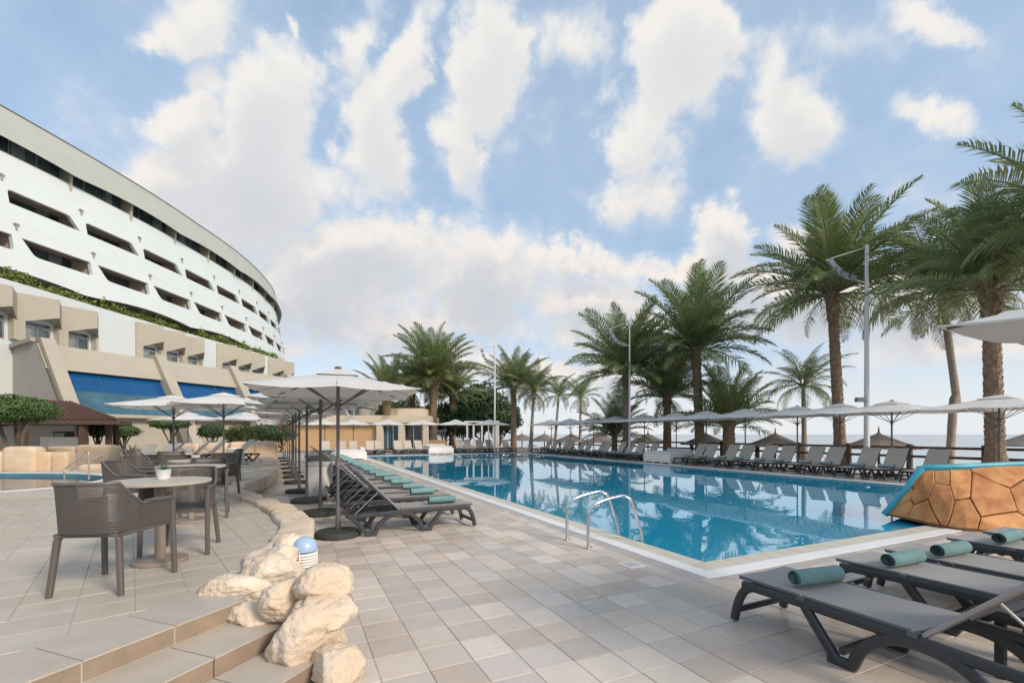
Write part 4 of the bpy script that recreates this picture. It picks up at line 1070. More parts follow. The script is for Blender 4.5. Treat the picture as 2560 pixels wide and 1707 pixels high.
# ================================================================== terrace tables and chairs
def table_proto():
    root = thing('round_table', 'x', 'table')
    g = MB(); g.lathe([(.0, .712), (.385, .712), (.395, .718), (.395, .738), (.388, .742), (0, .742)], 48); g.build('tabletop', m_tabletop, root)
    g = MB(); g.lathe([(.042, .03), (.042, .70)], 20); g.lathe([(.08, .69), (.08, .712)], 16); g.build('pedestal', m_tableleg, root, smooth=True)
    g = MB(); g.lathe([(.212, 0), (.215, .006), (.215, .028), (.205, .036), (.042, .040)], 36); g.build('base', m_tableleg, root)
    return root
def chair_proto():
    root = thing('armchair', 'x', 'chair')               # faces +y, back at -y
    HWB, HWF = .215, .245; D = .25
    path = catmull([(-HWF-.02, D, 0), (-HWF, .05, 0), (-HWB-.005, -.20, 0), (-HWB+.06, -.285, 0), (0, -.30, 0), (HWB-.06, -.285, 0), (HWB+.005, -.19, 0), (HWF, .05, 0), (HWF+.02, D, 0)], 10)
    n = len(path)-1
    def top(i):
        f = abs(i/n-.5)*2
        return .815 if f < .40 else (.815-(f-.40)/.22*.17 if f < .62 else .645-.01*(f-.62))
    def lean(z): return max(0, z-.44)*.16
    rows = 20; vs = []
    for i, p in enumerate(path):
        f = abs(i/n-.5)*2; zt = top(i)-.012; back = max(0, 1-f/.62)
        for j in range(rows+1):
            z = .445+(zt-.445)*j/rows; vs.append((p.x*(1+.05*j/rows), p.y-lean(z)*back, z))
    g = MB()
    def pt(i, j): return Vector(vs[i*(rows+1)+j])
    NI = 3 # subdivide along the path for finer slots
    th = .0025
    # perforated net: thin ridges that run diagonally, leaving slots between them
    cols = n*2
    def q(fi, fj):
        i = min(int(fi), n-1); a = fi-i; j = min(int(fj), rows-1); b = fj-j
        return (pt(i, j)*(1-a)+pt(i+1, j)*a)*(1-b)+(pt(i, j+1)*(1-a)+pt(i+1, j+1)*a)*b
    for c in range(cols):
        for r_ in range(rows):
            u0, u1 = c/2, (c+1)/2
            sh = .0
            w0, w1 = .17, .22
            a0, a1 = u0+(u1-u0)*w0, u1-(u1-u0)*w0; b0, b1 = r_+w1, r_+1-w1
            O = [q(u0, r_), q(u1, r_), q(u1, r_+1), q(u0, r_+1)]; I = [q(a0, b0), q(a1, b0), q(a1, b1), q(a0, b1)]
            g.add(O+I, [(k, (k+1) % 4, (k+1) % 4+4, k+4) for k in range(4)])
    sh = g.build('net_shell', m_taupe, root)
    md = sh.modifiers.new('thickness', 'SOLIDIFY'); md.thickness = .006; md.offset = 0
    g = MB(); P = []
    for i in range(n+1):
        v_ = pt(i, rows); P.append(v_+Vector((0, 0, .004)))
    g.tube(P, .013, 6, squash=1.0); g.build('top_rail', m_taupe, root, smooth=True)
    for s in (-1, 1):
        g = MB(); g.strip([(s*(HWF+.0), -.02, .648), (s*(HWF+.022), D+.01, .642)], .018, .055, side=Vector((1, 0, 0))); g.build('armrest', m_taupe, root)
        g = MB(); g.strip([(s*(HWF+.018), D+.0, .648), (s*(HWF+.02), D+.005, .40), (s*(HWF+.025), D+.02, 0)], [.045, .042, .034], .038, side=Vector((1, 0, 0))); g.build('leg', m_taupe, root)
        g = MB(); g.strip([(s*(HWB-.04), -.24, .455), (s*(HWB-.01), -.255, .40), (s*(HWB+.022), -.285, 0)], [.06, .05, .034], .038, side=Vector((1, 0, 0))); g.build('leg', m_taupe, root)
    g = MB(); ns = 8; vs2 = []
    for zt in (0, -.014):
        for i in range(ns+1):
            for j in range(ns+1):
                x = -1+2*i/ns; y = -1+2*j/ns; vs2.append((x*(HWF-.005+(HWB-HWF)*(1-y)/2), y*.275, .448+zt-.018*(1-x*x)*(1-y*y)-(.010 if y > .9 else 0)))
    m2 = (ns+1)**2; fs = []
    for i in range(ns):
        for j in range(ns):
            a = i*(ns+1)+j; qd = (a, a+ns+1, a+ns+2, a+1); fs += [qd, tuple(x+m2 for x in qd[::-1])]
    g.add(vs2, fs); g.build('seat', m_taupe, root, smooth=True)
    g = MB(); z = .43; R = [(-HWB, -.26), (HWB, -.26), (HWF, .27), (-HWF, .27)]
    for k in range(4):
        a, b = R[k], R[(k+1) % 4]; g.strip([(a[0], a[1], z), (b[0], b[1], z)], .03, .025, side=Vector((0, 0, 1)))
    g.build('seat_rim', m_taupe, root)
    return root
tp = table_proto(); tu = []; cp = chair_proto(); cu = []
def pot(loc, label, sc=1.):
    r_ = thing('plant_pot', label, 'plant pot', loc); r_.scale = (sc, sc, sc)
    g = MB(); g.lathe([(.045, 0), (.05, .004), (.062, .09), (.066, .094), (.060, .094), (.056, .08), (0, .08)], 24); g.build('pot', m_pot, r_, smooth=True)
    rn = random.Random(len(label))
    for k in range(16):
        a = k*2.4; el = .25+.9*(k/16); ln = .055+.02*rn.random()
        d = Vector((cos(a)*cos(el), sin(a)*cos(el), sin(el))); sidev = Vector((-sin(a), cos(a), 0))*.011; b = Vector((0, 0, .088))
        up = Vector((0, 0, .004)); g = MB(); m_ = b+d*ln*.5
        g.add([b-sidev*.6, b+sidev*.6, m_+sidev, b+d*ln, m_-sidev, m_+up*2], [(0, 1, 5), (1, 2, 5), (2, 3, 5), (3, 4, 5), (4, 0, 5), (4, 3, 2, 1, 0)])
        g.build('leaf', m_succ, r_)
T_ = [(-3.20, 4.17, 'front round beige terrace table with a white plant pot on it'), (-4.28, 6.12, 'second round terrace table, bare, right behind the front one'),
      (-5.10, 7.45, 'third round terrace table, with the smaller looking far plant pot'), (-7.3, 10.2, 'rearmost round terrace table, in front of the rock planter')]
for i, (x, y, t) in enumerate(T_): place(tp, tu, (x, y, TZ), i*.5, t, 'round terrace tables')
pot((-3.23, 4.25, TZ+.742), 'white pot with a succulent on the front terrace table', .98); pot((-4.98, 7.22, TZ+.742), 'white pot with a succulent on the third terrace table', 1.0)
def chair(x, y, fx, fy, label): place(cp, cu, (x, y, TZ), atan2(fy, fx)-pi/2, label, 'taupe armchairs round the terrace tables')
chair(-3.08, 3.56, -.10, 1, 'nearest taupe net armchair seen from behind, front left of the photo')
chair(-3.28, 4.58, .34, -.94, 'taupe armchair on the far side of the front terrace table')
chair(-4.33, 6.50, .45, -.90, 'taupe armchair behind the bare second terrace table, by the kerb')
chair(-4.92, 6.02, 1, .12, 'taupe armchair at the left of the bare second terrace table')
chair(-5.20, 8.10, .1, -1, 'taupe armchair behind the third terrace table')
chair(-5.78, 7.30, 1, .1, 'taupe armchair at the left of the third terrace table')
chair(-7.0, 9.5, -.4, .9, 'taupe armchair in front of the rearmost terrace table')
chair(-6.75, 10.8, -.8, -.6, 'taupe armchair right of the rearmost terrace table')
chair(-8.0, 10.0, 1, .1, 'taupe armchair left of the rearmost terrace table')
# handrail of the small pool
hr = thing('pool_handrail', 'steel handrail with a sloping bar at the small pool', 'handrail', gnd(222, 1198, TZ))
o_ = gnd(222, 1198, TZ); b_ = gnd(161, 1200, TZ)-o_
g = MB(); g.tube(catmull([(0, 0, 0), (0, 0, .60), (-.02, 0, .69), (-.10, 0, .70), b_*.55+Vector((0, 0, .5)), b_+Vector((0, 0, .26)), b_+Vector((0, 0, .2)), b_], 5), .021, 8); g.build('bar', m_steel2, hr, smooth=True)
g = MB(); g.tube([b_+Vector((.05, .1, .26)), Vector((-.05, .45, .62)), Vector((0, .45, 0))], .022, 8)
g.build('bar', m_steel2, hr, smooth=True)
# ================================================================== palms
def frond_mesh(name, m, L_=1.0, droop=.9, n=34, leaf=.26, vang=.5, seed=1, sparse=0., wid=.0085):
    rnd = random.Random(seed); g = MB(); P = []; a = .0; p = Vector((0, 0, 0)); K_ = 14
    for i in range(K_+1):
        P.append(p.copy()); f = (i+.5)/K_; ang = -droop*(f**1.4)
        p = p+Vector((cos(ang), 0, sin(ang)))*(L_/K_)
    g.tube(P, [max(.003, .014*(1-i/(K_+1))) for i in range(K_+1)], 4, mi=1)
    for i in range(n):
        f = .13+.87*i/(n-1); x = f*K_; k = min(int(x), K_-1); c = P[k].lerp(P[k+1], x-k); T = (P[k+1]-P[k]).normalized()
        up = Vector((-T.z, 0, T.x)); ll = leaf*(sin(pi*min(1, (f*.86+.14)))**.6)*(1.1-.25*f)
        for s in (-1, 1):
            if rnd.random() < sparse: continue
            sw = .55+.35*f+rnd.gauss(0, .07); d = (T*sw+Vector((0, s, 0))*(1-.25*f)+up*(vang+rnd.gauss(0, .13))).normalized()
            l2 = ll*rnd.uniform(.82, 1.1); mid = c+d*l2*.5; tip = c+d*l2+Vector((0, 0, -l2*(.22+.25*rnd.random())))
            w = T*wid*rnd.uniform(.85, 1.2); w2 = up*.004
            g.add([c-w*.6, c+w*.6, mid+w, tip, mid-w], [(0, 1, 2, 4), (4, 2, 3)], 0)
    return g.mesh(name, [m, m_rachis])
FR = [frond_mesh('frond', m_frond, droop=.6, seed=1, n=50), frond_mesh('frond', m_frond, droop=.95, seed=2, n=50, vang=.35), frond_mesh('frond', m_frond, droop=1.05, n=46, seed=3, vang=.2, sparse=.1)]
FD = frond_mesh('dry_frond', m_frond_dry, droop=1.2, seed=5, vang=.05, sparse=.2, wid=.008)
FC = [frond_mesh('frond', m_frond, droop=1.7, seed=6, vang=-.1, n=40, leaf=.22, wid=.008), frond_mesh('frond', m_frond, droop=1.1, seed=7, vang=.0, n=40, leaf=.22, wid=.008)]
def palm(px, d, crown_y, r0, fl, label, nfr=44, trunk=None, bend=(), base_z=0., mt=None, kind='date', dry=5, seed=0, cx=None, group='palms round the pool', spread=1.):
    rnd = random.Random(seed*7+int(px)); base = at(px, 1085, d); base.z = base_z
    top = at(cx if cx is not None else px, crown_y, d); root = thing('palm_tree', label, 'palm tree', base, 0, group)
    H_ = top.z-base.z; dx = top-base; n = max(10, int(H_*4.5)); P = []; R = []
    pts = [Vector((0, 0, -.1))]+[Vector((q, 0, H_*f)) for f, q in bend]+[Vector((dx.x, 0, H_))]
    cur = catmull(pts, max(4, n//(len(pts)-1)))
    nn = len(cur)
    for i, p in enumerate(cur):
        f = i/(nn-1); r = r0*(1.0+.35*max(0, 1-f*6)) * (1-.22*f)
        if kind == 'date': r *= 1.08 if i % 2 else .93
        if kind == 'date' and f > .82: r *= 1+.35*(f-.82)/.18
        if kind == 'coco': r *= .72+.28*(1-f)
        R.append(r*rnd.uniform(.96, 1.04))
    g = MB(); 
    # rings of old leaf bases
    g.tube(cur, R, 12)
    for i, v in enumerate(g.v):
        q = noise.noise(Vector(v)*5)*.12*r0; g.v[i] = (v[0]+q, v[1]+q, v[2])
    if kind == 'date':
        for i in range(int(H_*26)):
            f = i/(H_*26); a = i*2.399; x = f*(nn-1); k = min(int(x), nn-2); c = cur[k].lerp(cur[k+1], x-k); r = r0*(1-.22*f)*(1+.35*max(0, f-.82)/.18)*.95
            o_ = Vector((cos(a), sin(a), 0)); t_ = Vector((-sin(a), cos(a), 0)); s_ = r0*.34; hh = .07+.05*(f > .8)
            b = c+o_*r
            g.add([b-t_*s_-Vector((0, 0, hh)), b+t_*s_-Vector((0, 0, hh)), b+o_*(.035+.05*(f > .82))+t_*s_*.6+Vector((0, 0, hh)), b+o_*(.035+.05*(f > .82))-t_*s_*.6+Vector((0, 0, hh)), b-o_*.05+t_*s_*.5+Vector((0, 0, hh)), b-o_*.05-t_*s_*.5+Vector((0, 0, hh))],
                  [(0, 1, 2, 3), (3, 2, 4, 5), (1, 4, 2), (0, 3, 5)])
    g.build('trunk', mt or m_trunk, root, smooth=(kind != 'date'))
    for i in range(nfr):
        f = i/nfr; el = radians(86-(98*spread)*f**.95)+rnd.gauss(0, .10); az = i*2.39996+rnd.gauss(0, .15)
        me = (FR[0] if el > .75 else (FR[1] if el > .1 else FR[2])) if kind == 'date' else FC[0 if el < .7 else 1]
        s = fl*rnd.uniform(.86, 1.10)*(1.12 if el > .45 else (1 if el > 0 else .80))
        if f > 1-dry/nfr: me = FD; el = radians(-38)+rnd.gauss(0, .15); s *= .7
        o = obj('frond', me, root, (dx.x+cos(az)*r0*.6, sin(az)*r0*.6, H_-.05-.35*r0*f*3), 0, rot=(rnd.gauss(0, .25), -el, az), sc=s)
    return root
palm(2490, 17.0, 708, .285, 3.6, 'tall thick-trunked palm at the right, behind the stone slide wall', nfr=42, cx=2475, dry=3)
palm(2705, 14.0, 520, .28, 3.3, 'tall palm at the right edge, only its fronds in the photo', nfr=34, dry=2)
palm(2350, 20.5, 715, .175, 4.0, 'palm with a thin crooked grey trunk and drooping crown', nfr=42, bend=[(.0, .22), (.02, .42), (.38, .62), (.36, .76)], cx=2352, mt=m_trunk_g, kind='smooth', dry=7)
palm(2103, 24, 722, .27, 4.7, 'tall palm left of the white lamp post with a full arching crown', nfr=52, cx=2079, dry=4)
palm(2012, 27, 958, .17, 2.6, 'small coconut palm beside the tall arching palm', nfr=24, cx=2008, kind='coco', mt=m_trunk_g, dry=0)
palm(1752, 28, 862, .29, 4.2, 'tall full palm in the middle of the row beyond the pool', nfr=56, cx=1739, dry=4)
palm(1566, 30, 925, .25, 4.1, 'dark palm behind the middle lamp post', nfr=50, dry=6, seed=3)
palm(1668, 30.5, 985, .27, 3.3, 'palm with brown hanging fronds between the two tall middle palms', nfr=46, dry=12, seed=4)
palm(1822, 27, 1050, .38, 3.2, 'low spreading palm with a short thick trunk', nfr=36, dry=0, spread=.75)
palm(1536, 33, 1082, .22, 2.7, 'very low palm half hidden behind the loungers', nfr=30, dry=0, spread=.8)
palm(1386, 40, 985, .15, 2.2, 'thin pale palm left of the low shrubby palms', nfr=22, cx=1397, kind='coco', mt=m_trunk_g, dry=4)
palm(1450, 40, 990, .15, 2.3, 'thin palm with a small brown crown', nfr=24, cx=1452, kind='coco', mt=m_trunk_g, dry=7)
palm(1326, 40, 975, .19, 2.9, 'leaning grey palm with hanging fronds behind the far loungers', nfr=34, cx=1335, kind='coco', mt=m_trunk_g, dry=10)
palm(1284, 42, 962, .28, 3.4, 'dark palm right of the floodlight mast behind the far end of the pool', nfr=44, dry=6)
palm(1083, 46, 940, .42, 4.9, 'broad bushy palm above the far parasols, biggest of the far group', nfr=70, dry=8)
palm(967, 44, 985, .38, 3.6, 'palm with a thick brown trunk left of the broad bushy palm', nfr=40, dry=10, seed=9)
palm(1031, 48, 975, .30, 3.4, 'palm partly hidden behind the broad bushy palm', nfr=34, dry=8, seed=5)
palm(1130, 50, 985, .30, 3.6, 'palm right behind the broad bushy palm', nfr=38, dry=4, seed=15)

# ================================================================== leafy trees, bushes
def foliage(name, blobs, n, leaf, m, parent, seed=1):
    rnd = random.Random(seed); g = MB(); tot = sum(b[3]*b[4]*b[5] for b in blobs)
    for (cx, cy, cz, rx, ry, rz) in blobs:
        off = Vector((cx*1.7+seed, cy, cz))
        for _ in range(int(n*rx*ry*rz/tot)):
            d = Vector((rnd.gauss(0, 1), rnd.gauss(0, 1), rnd.gauss(0, 1))).normalized(); k = (1+.28*noise.noise(d*2.3+off)+.12*noise.noise(d*6+off))*(rnd.random()**.16)
            if noise.noise(d*4.2+off*2) < -.32: continue
            c = Vector((cx+d.x*rx*k, cy+d.y*ry*k, cz+d.z*rz*k)); a = Vector((rnd.gauss(0, 1), rnd.gauss(0, 1), rnd.gauss(0, 1))).normalized(); b = a.cross(d).normalized()*leaf*.45
            a = a*leaf*rnd.uniform(.7, 1.2)
            g.add([c-a, c+b, c+a, c-b], [(0, 1, 2, 3)])
    return g.build(name, m, parent)
def bush(px, d, y0, y1, w, label, m=None, n=2600, leaf=.07, base=0., nm='bush', trunk=True, seed=1, blobs=None, cat='bush'):
    """y0..y1 picture rows of the crown"""
    zb, zt = EYE+(HZ-y1)/F*d, EYE+(HZ-y0)/F*d; p = at(px, 1085, d); p.z = base; r_ = thing(nm, label, cat, p)
    h = (zt-zb)/2; cz = (zt+zb)/2-base
    bl = blobs or [(0, 0, cz, w, w*.8, h), (-w*.55, .1, cz-.1*h, w*.5, w*.5, h*.8), (w*.5, -.1, cz-.05*h, w*.55, w*.5, h*.75)]
    foliage('crown', bl, n, leaf, m or m_leaf, r_, seed)
    if trunk:
        rnd = random.Random(seed); g = MB(); g.tube(catmull([(0, 0, 0), (.12*w, 0, (cz-h)*.5), (0, 0, cz)], 5), [.05+.03*w]*11, 7); g.build('trunk', m_bark, r_)
        for k in range(4):
            a = k*1.6+rnd.random(); g = MB(); g.tube(catmull([(0, 0, (cz-h)*.45), (cos(a)*w*.3, sin(a)*w*.3, (cz-h)*.9), (cos(a)*w*.5, sin(a)*w*.5, cz)], 4), .03+.012*w, 6); g.build('limb', m_bark, r_)
    return r_
bush(1200, 55, 958, 1075, 3.2, 'dark leafy tree behind the far parasols, beside the broad palm', m_leaf_d, 9000, .22, nm='leafy_tree', cat='tree', seed=2)
bush(1245, 52, 1000, 1085, 2.6, 'lower dark leafy tree left of the dark far palm', m_leaf_d, 7000, .2, nm='leafy_tree', cat='tree', seed=3)
bush(1105, 52, 1010, 1090, 3.6, 'wide dark tree mass below the broad far palm', m_leaf_d, 9000, .22, nm='leafy_tree', cat='tree', seed=4)
bush(1165, 47, 1020, 1095, 1.6, 'round dark tree behind the white pergola frame', m_leaf_d, 5000, .16, nm='leafy_tree', cat='tree', seed=14)
bush(1000, 58, 1000, 1080, 3.0, 'dark tree far behind the ochre pool bar', m_leaf_d, 6000, .22, nm='leafy_tree', cat='tree', seed=6)
# big umbrella-shaped tree on the left
tr = thing('ficus_tree', 'clipped green tree with a twisted pale trunk at the left edge', 'tree', at(28, 1085, 16.5)*1); tr.location.z = TZ
foliage('crown', [(0, 0, 2.05, 1.15, 1.0, .50), (-.9, 0, 2.1, .9, .8, .5), (.75, .1, 2.0, .75, .7, .42), (-1.7, 0, 1.9, .8, .7, .5)], 15000, .055, m_leaf, tr, 5)
for k, (a, b, c) in enumerate((((.05, 0, 0), (-.25, .1, .8), (-.5, 0, 1.8)), ((0, 0, 0), (.25, 0, .7), (.55, .1, 1.8)), ((-.1, 0, 0), (0, .2, .9), (.1, 0, 1.9)), ((.1, .1, 0), (.5, -.1, .5), (.75, 0, 1.7)), ((-.2, 0, 0), (-.7, .1, .7), (-1.1, 0, 1.8)))):
    g = MB(); g.tube(catmull([a, ((a[0]+b[0])/2+.12, b[1], b[2]*.5), b, ((c[0]+b[0])/2-.1, b[1], (b[2]+c[2])/2), c], 4), .06, 7); g.build('trunk' if k == 2 else 'limb', m_bark, tr)
bush(1060*.29, 29, 1062, 1092, 1.0, 'flat clipped green bush at the foot of the wing, right of the pavilion', n=3200, leaf=.07, seed=7)
bush(244, 27, 1056, 1092, .65, 'round clipped bush seen between the pavilion posts', m_leaf_d, n=2200, leaf=.07, seed=8)
bush(425, 31, 1047, 1072, 1.25, 'flat clipped bush between the second fin and the first blue window', n=3600, leaf=.08, seed=9)
bush(600, 27, 1062, 1116, .9, 'yellow-green bush right of the terrace parasols', m_leaf_y, n=3600, leaf=.07, seed=10)
bush(530, 31, 1060, 1095, .9, 'dark bush left of the yellow-green bush', m_leaf_d, n=2600, leaf=.08, seed=11)
bush(655, 33, 1060, 1100, 1.1, 'dark bush behind the third fin', m_leaf_d, n=3000, leaf=.08, seed=12)
bush(700, 38, 1065, 1105, 1.3, 'green bush at the foot of the last fins', m_leaf_d, n=3000, leaf=.09, seed=13)
bush(60, 15, 1118, 1150, .8, 'low dry shrub below the clipped tree', m_frond_dry, n=1500, leaf=.06, base=TZ, trunk=False, seed=16)
# spiky plants at the foot of the wing
def agave(px, py, z, s, label):
    p = gnd(px, py, z); r_ = thing('agave', label, 'plant', p); rn = random.Random(int(px))
    for k in range(18):
        a = k*2.4; el = .2+1.0*(k/18); d = Vector((cos(a)*cos(el), sin(a)*cos(el), sin(el))); sd_ = Vector((-sin(a), cos(a), 0))*.045*s; l = s*.5; g = MB(); m_ = d*l*.45
        g.add([Vector((0, 0, 0))-sd_*.7, sd_*.7, m_+sd_, d*l, m_-sd_, m_-Vector((0, 0, .03*s))], [(0, 1, 2, 4), (4, 2, 3), (0, 4, 5), (5, 4, 3), (1, 5, 2), (5, 3, 2), (0, 5, 1)])
        g.build('leaf', m_succ, r_)
for i, (px, py, s, t) in enumerate(((330, 1128, 1.6, 'grey-green agave left of the first terrace parasol pole'), (378, 1126, 1.2, 'small agave left of the second terrace parasol'), (462, 1124, 1.4, 'agave before the beige wall between the parasol poles'), (300, 1130, 1.3, 'agave beside the pavilion post'), (640, 1128, 1.5, 'agave behind the tan planter wall'))):
    agave(px, py, .1, s, t)

# ================================================================== pavilion bar on the left
pv = thing('pavilion_bar', 'open bar pavilion with a brown tiled roof and dark posts at the left', 'pavilion', (-22, 23, 0)); PO = Vector((-22, 23, 0))
def pw(px, y, d): return at(px, y, d)-PO
rz_e = 2.22
C0, C1, C2, C3 = at(-200, 1085, 21), at(292, 1085, 22.5), at(325, 1085, 27), at(-160, 1085, 28)
ez = lambda p, z: Vector((p.x, p.y, z))-PO
R0, R1 = ez(at(-160, 1085, 24.5), 3.55), ez(at(175, 1085, 24.8), 3.25)
g = MB(); e0, e1_, e2_, e3_ = (ez(C0, rz_e), ez(C1, rz_e), ez(C2, rz_e), ez(C3, rz_e))
g.add([e0, e1_, e2_, e3_, R0, R1], [(0, 1, 5, 4), (1, 2, 5), (2, 3, 4, 5), (3, 0, 4)]); g.build('roof', m_roof, pv)
# roof tile ridges
g = MB()
for i in range(34):
    f = i/33; a = e0.lerp(e1_, f); b = R0.lerp(R1, min(1, f*1.0)); g.tube([a+Vector((0, -.03, .03)), b+Vector((0, 0, .03))], .045, 5)
o = g.build('roof_tiles', m_roof, pv); tag(o, kind='stuff')
for a, b in ((e0, e1_), (e1_, e2_), (e2_, e3_)):
    g = MB(); g.tube([a-Vector((0, 0, .14)), b-Vector((0, 0, .14))], .15, 4); g.build('eave_beam', m_wood, pv)
g = MB(); g.add([e0-Vector((0, 0, .2)), e1_-Vector((0, 0, .2)), e2_-Vector((0, 0, .2)), e3_-Vector((0, 0, .2))], [(3, 2, 1, 0)]); g.build('ceiling', m_wood, pv)
for px, d, w in ((208, 22.4, .26), (272, 23.3, .2), (200, 27, .22), (60, 21.6, .22), (290, 26.5, .2), (-60, 21.5, .22)):
    g = MB(); p = at(px, 1085, d)-PO; g.box((p.x, p.y, 1.05), (w, w, 2.15)); g.build('post', m_wood, pv)
g = MB(); a, b = at(10, 1085, 27.6)-PO, at(186, 1085, 26.2)-PO; g.add([(a.x, a.y, .1), (b.x, b.y, .1), (b.x, b.y, 2.1), (a.x, a.y, 2.1), (a.x, a.y+.15, .1), (b.x, b.y+.15, .1), (b.x, b.y+.15, 2.1), (a.x, a.y+.15, 2.1)], [(0, 1, 2, 3), (5, 4, 7, 6), (1, 5, 6, 2), (4, 0, 3, 7)]); g.build('back_wall', m_offw, pv)
g = MB(); a = at(120, 1085, 24.2)-PO; b = at(205, 1085, 23.9)-PO; c = (a+b)/2; g.box((c.x, c.y, .85), ((b-a).length, .5, 1.0)); g.build('bar_counter', m_offw, pv)
fr = thing('drinks_fridge', 'dark glass drinks fridge standing in the bar pavilion', 'fridge', at(160, 1085, 25.2)); fr.location.z = .1
g = MB(); g.box((0, 0, .8), (.68, .5, 1.5)); g.build('cabinet', m_char, fr)
g = MB(); g.box((.0, -.26, .82), (.56, .02, 1.3)); g.build('glass_door', m_glass2, fr)
for k in range(4): g = MB(); g.box((0, -.275, .35+k*.32), (.55, .01, .03)); g.build('shelf', m_offw, fr)
g = MB(); g.box((-.3, -.29, .8), (.03, .03, 1.2)); g.build('handle', m_alu, fr)

# ================================================================== tan rock planter walls
def rockwall(P0, P1, z0, z1, th, seed, label, m=None, top=.1, cut=4):
    r_ = thing('rock_wall', label, 'rock wall', (P0+P1)/2*1); r_.location.z = z0; n = max(2, round((P1-P0).length/cut*2)); rnd = random.Random(seed)
    T = (P1-P0); L_ = T.length; T.normalize(); rz = atan2(T.y, T.x)
    for i in range(n):
        a, b = L_*i/n, L_*(i+1)/n; h = (z1-z0)*rnd.uniform(.82, 1.12); me = rock_mesh('stone', ((b-a)*.66, th*.75, h*.72), seed*13+i, m or m_rock2, sub=3, rough=.07, cuts=0)
        # squarer blocks
        for v in me.vertices:
            q = v.co; s_ = ((b-a)*.66, th*.75, h*.72); c = [math.copysign(min(abs(x/s)**.33, 1.05), x)*s for x, s in zip(q, s_)]
            v.co = (c[0]*.8, c[1]*.8, c[2]*.8)
        p = T*((a+b)/2-L_/2); obj('stone', me, r_, (p.x, p.y, h*.45), rz)
    return r_
G = gnd
rockwall(at(-60, 1085, 14.3), at(102, 1085, 14.6), TZ, 1.05, .45, 1, 'tan rock wall behind the small pool at the left edge')
rockwall(at(98, 1085, 14.7), at(180, 1085, 14.9), TZ, .87, .4, 2, 'lower tan rock wall behind the small pool, right of the taller one')
rockwall(at(130, 1085, 18), at(285, 1085, 17.0), TZ, 1.1, .5, 3, 'tan rock wall before the bar counter of the pavilion')
rockwall(at(205, 1085, 14.9), at(345, 1085, 15.2), TZ, .55, .4, 4, 'very low tan rock edge behind the pool handrail')
rockwall(at(440, 1085, 23), at(578, 1085, 22.5), .0, 1.02, .6, 5, 'long tan rock planter wall behind the terrace chairs')
rockwall(at(573, 1085, 22.2), at(690, 1085, 23.5), .0, 1.05, .7, 6, 'tan rock planter wall right of the long one, near the parasol row')
o = obj('boulder', rock_mesh('boulder', (.28, .3, .34), 31, m_rock, cuts=6), None, at(548, 1195, 9.75), .4); tag(o, 'upright pale boulder at the far end of the curved kerb', 'boulder')
o = obj('boulder', rock_mesh('boulder', (.3, .28, .2), 32, m_rock2, cuts=6), None, at(505, 1180, 11.2), .4); tag(o, 'low tan boulder behind the rear terrace table', 'boulder')
ps = thing('green_pedal_stand', 'small grey-green bin stand beside the upright boulder', 'stand', G(583, 1222, 0))
g = MB(); g.box((0, 0, .28), (.14, .14, .56), top=.8); g.build('stand_post', mat('grey_green_paint', (.16, .22, .21), .5), ps)
g = MB(); g.box((-.02, 0, .60), (.34, .22, .10)); g.build('stand_head', MATS['grey_green_paint'], ps)

# terrace loungers near the hedge and beyond the left row
tl = [(300, 20, .5), (352, 20.5, .4), (405, 21, .4), (330, 17.2, -.3), (395, 17.6, -.3), (440, 18, -.2), (520, 18.5, -.1)]
for i, (px, d, a) in enumerate(tl):
    p = at(px, 1085, d); place(lp_l, ul, (p.x, p.y, TZ if d < 19 else .1), radians(60)+a, '%s grey lounger from the left near the terrace parasols' % ORD[i].replace('nearest', 'first'), 'loungers round the terrace parasols')
p = at(600, 1085, 17.5); place(lp_l, ul, (p.x, p.y, 0), 2.2, 'single grey lounger on the path behind the pale kerb', 'loungers round the terrace parasols')

# ================================================================== white daybeds
def daybed(loc, rz, label):
    r_ = thing('daybed', label, 'daybed', loc, rz); W_ = 1.9; D_ = 1.8
    for k in range(3): g = MB(); g.box((0, -D_/2, .13+k*.135), (W_, .03, .12)); g.build('plank', m_offw, r_)
    for k in range(3): g = MB(); g.box((-W_/2, 0, .13+k*.135), (.03, D_, .12)); g.build('plank', m_offw, r_)
    for k in range(3): g = MB(); g.box((W_/2, 0, .13+k*.135), (.03, D_, .12)); g.build('plank', m_offw, r_)
    for x in (-.9, -.3, .3, .9):
        for y in (-.8, .8): g = MB(); g.box((x, y, .04), (.12, .12, .085)); g.build('foot', m_offw, r_)
    g = MB(); g.box((0, 0, .44), (W_-.06, D_-.06, .03)); g.build('bed_base', m_offw, r_)
    g = MB(); g.box((0, 0, .53), (W_-.1, D_-.1, .14), top=.97); o = g.build('mattress', m_canopy, r_); md = o.modifiers.new('round', 'BEVEL'); md.width = .04; md.segments = 3
    g = MB(); g.box((0, D_/2-.2, .66), (W_-.3, .3, .14), top=.9); o = g.build('cushion', m_canopy, r_); md = o.modifiers.new('round', 'BEVEL'); md.width = .05; md.segments = 3
daybed(uv(18.4, 18.0), ROT-pi/2+.0, 'white boxed daybed in the lounger row beyond the pool')
daybed(uv(34.6, 10.1), ROT+pi/2-pi/2, 'white boxed daybed at the far short end of the pool')
daybed(uv(29.2, 3.0), ROT-pi/2, 'white boxed daybed at the far end of the left lounger row')
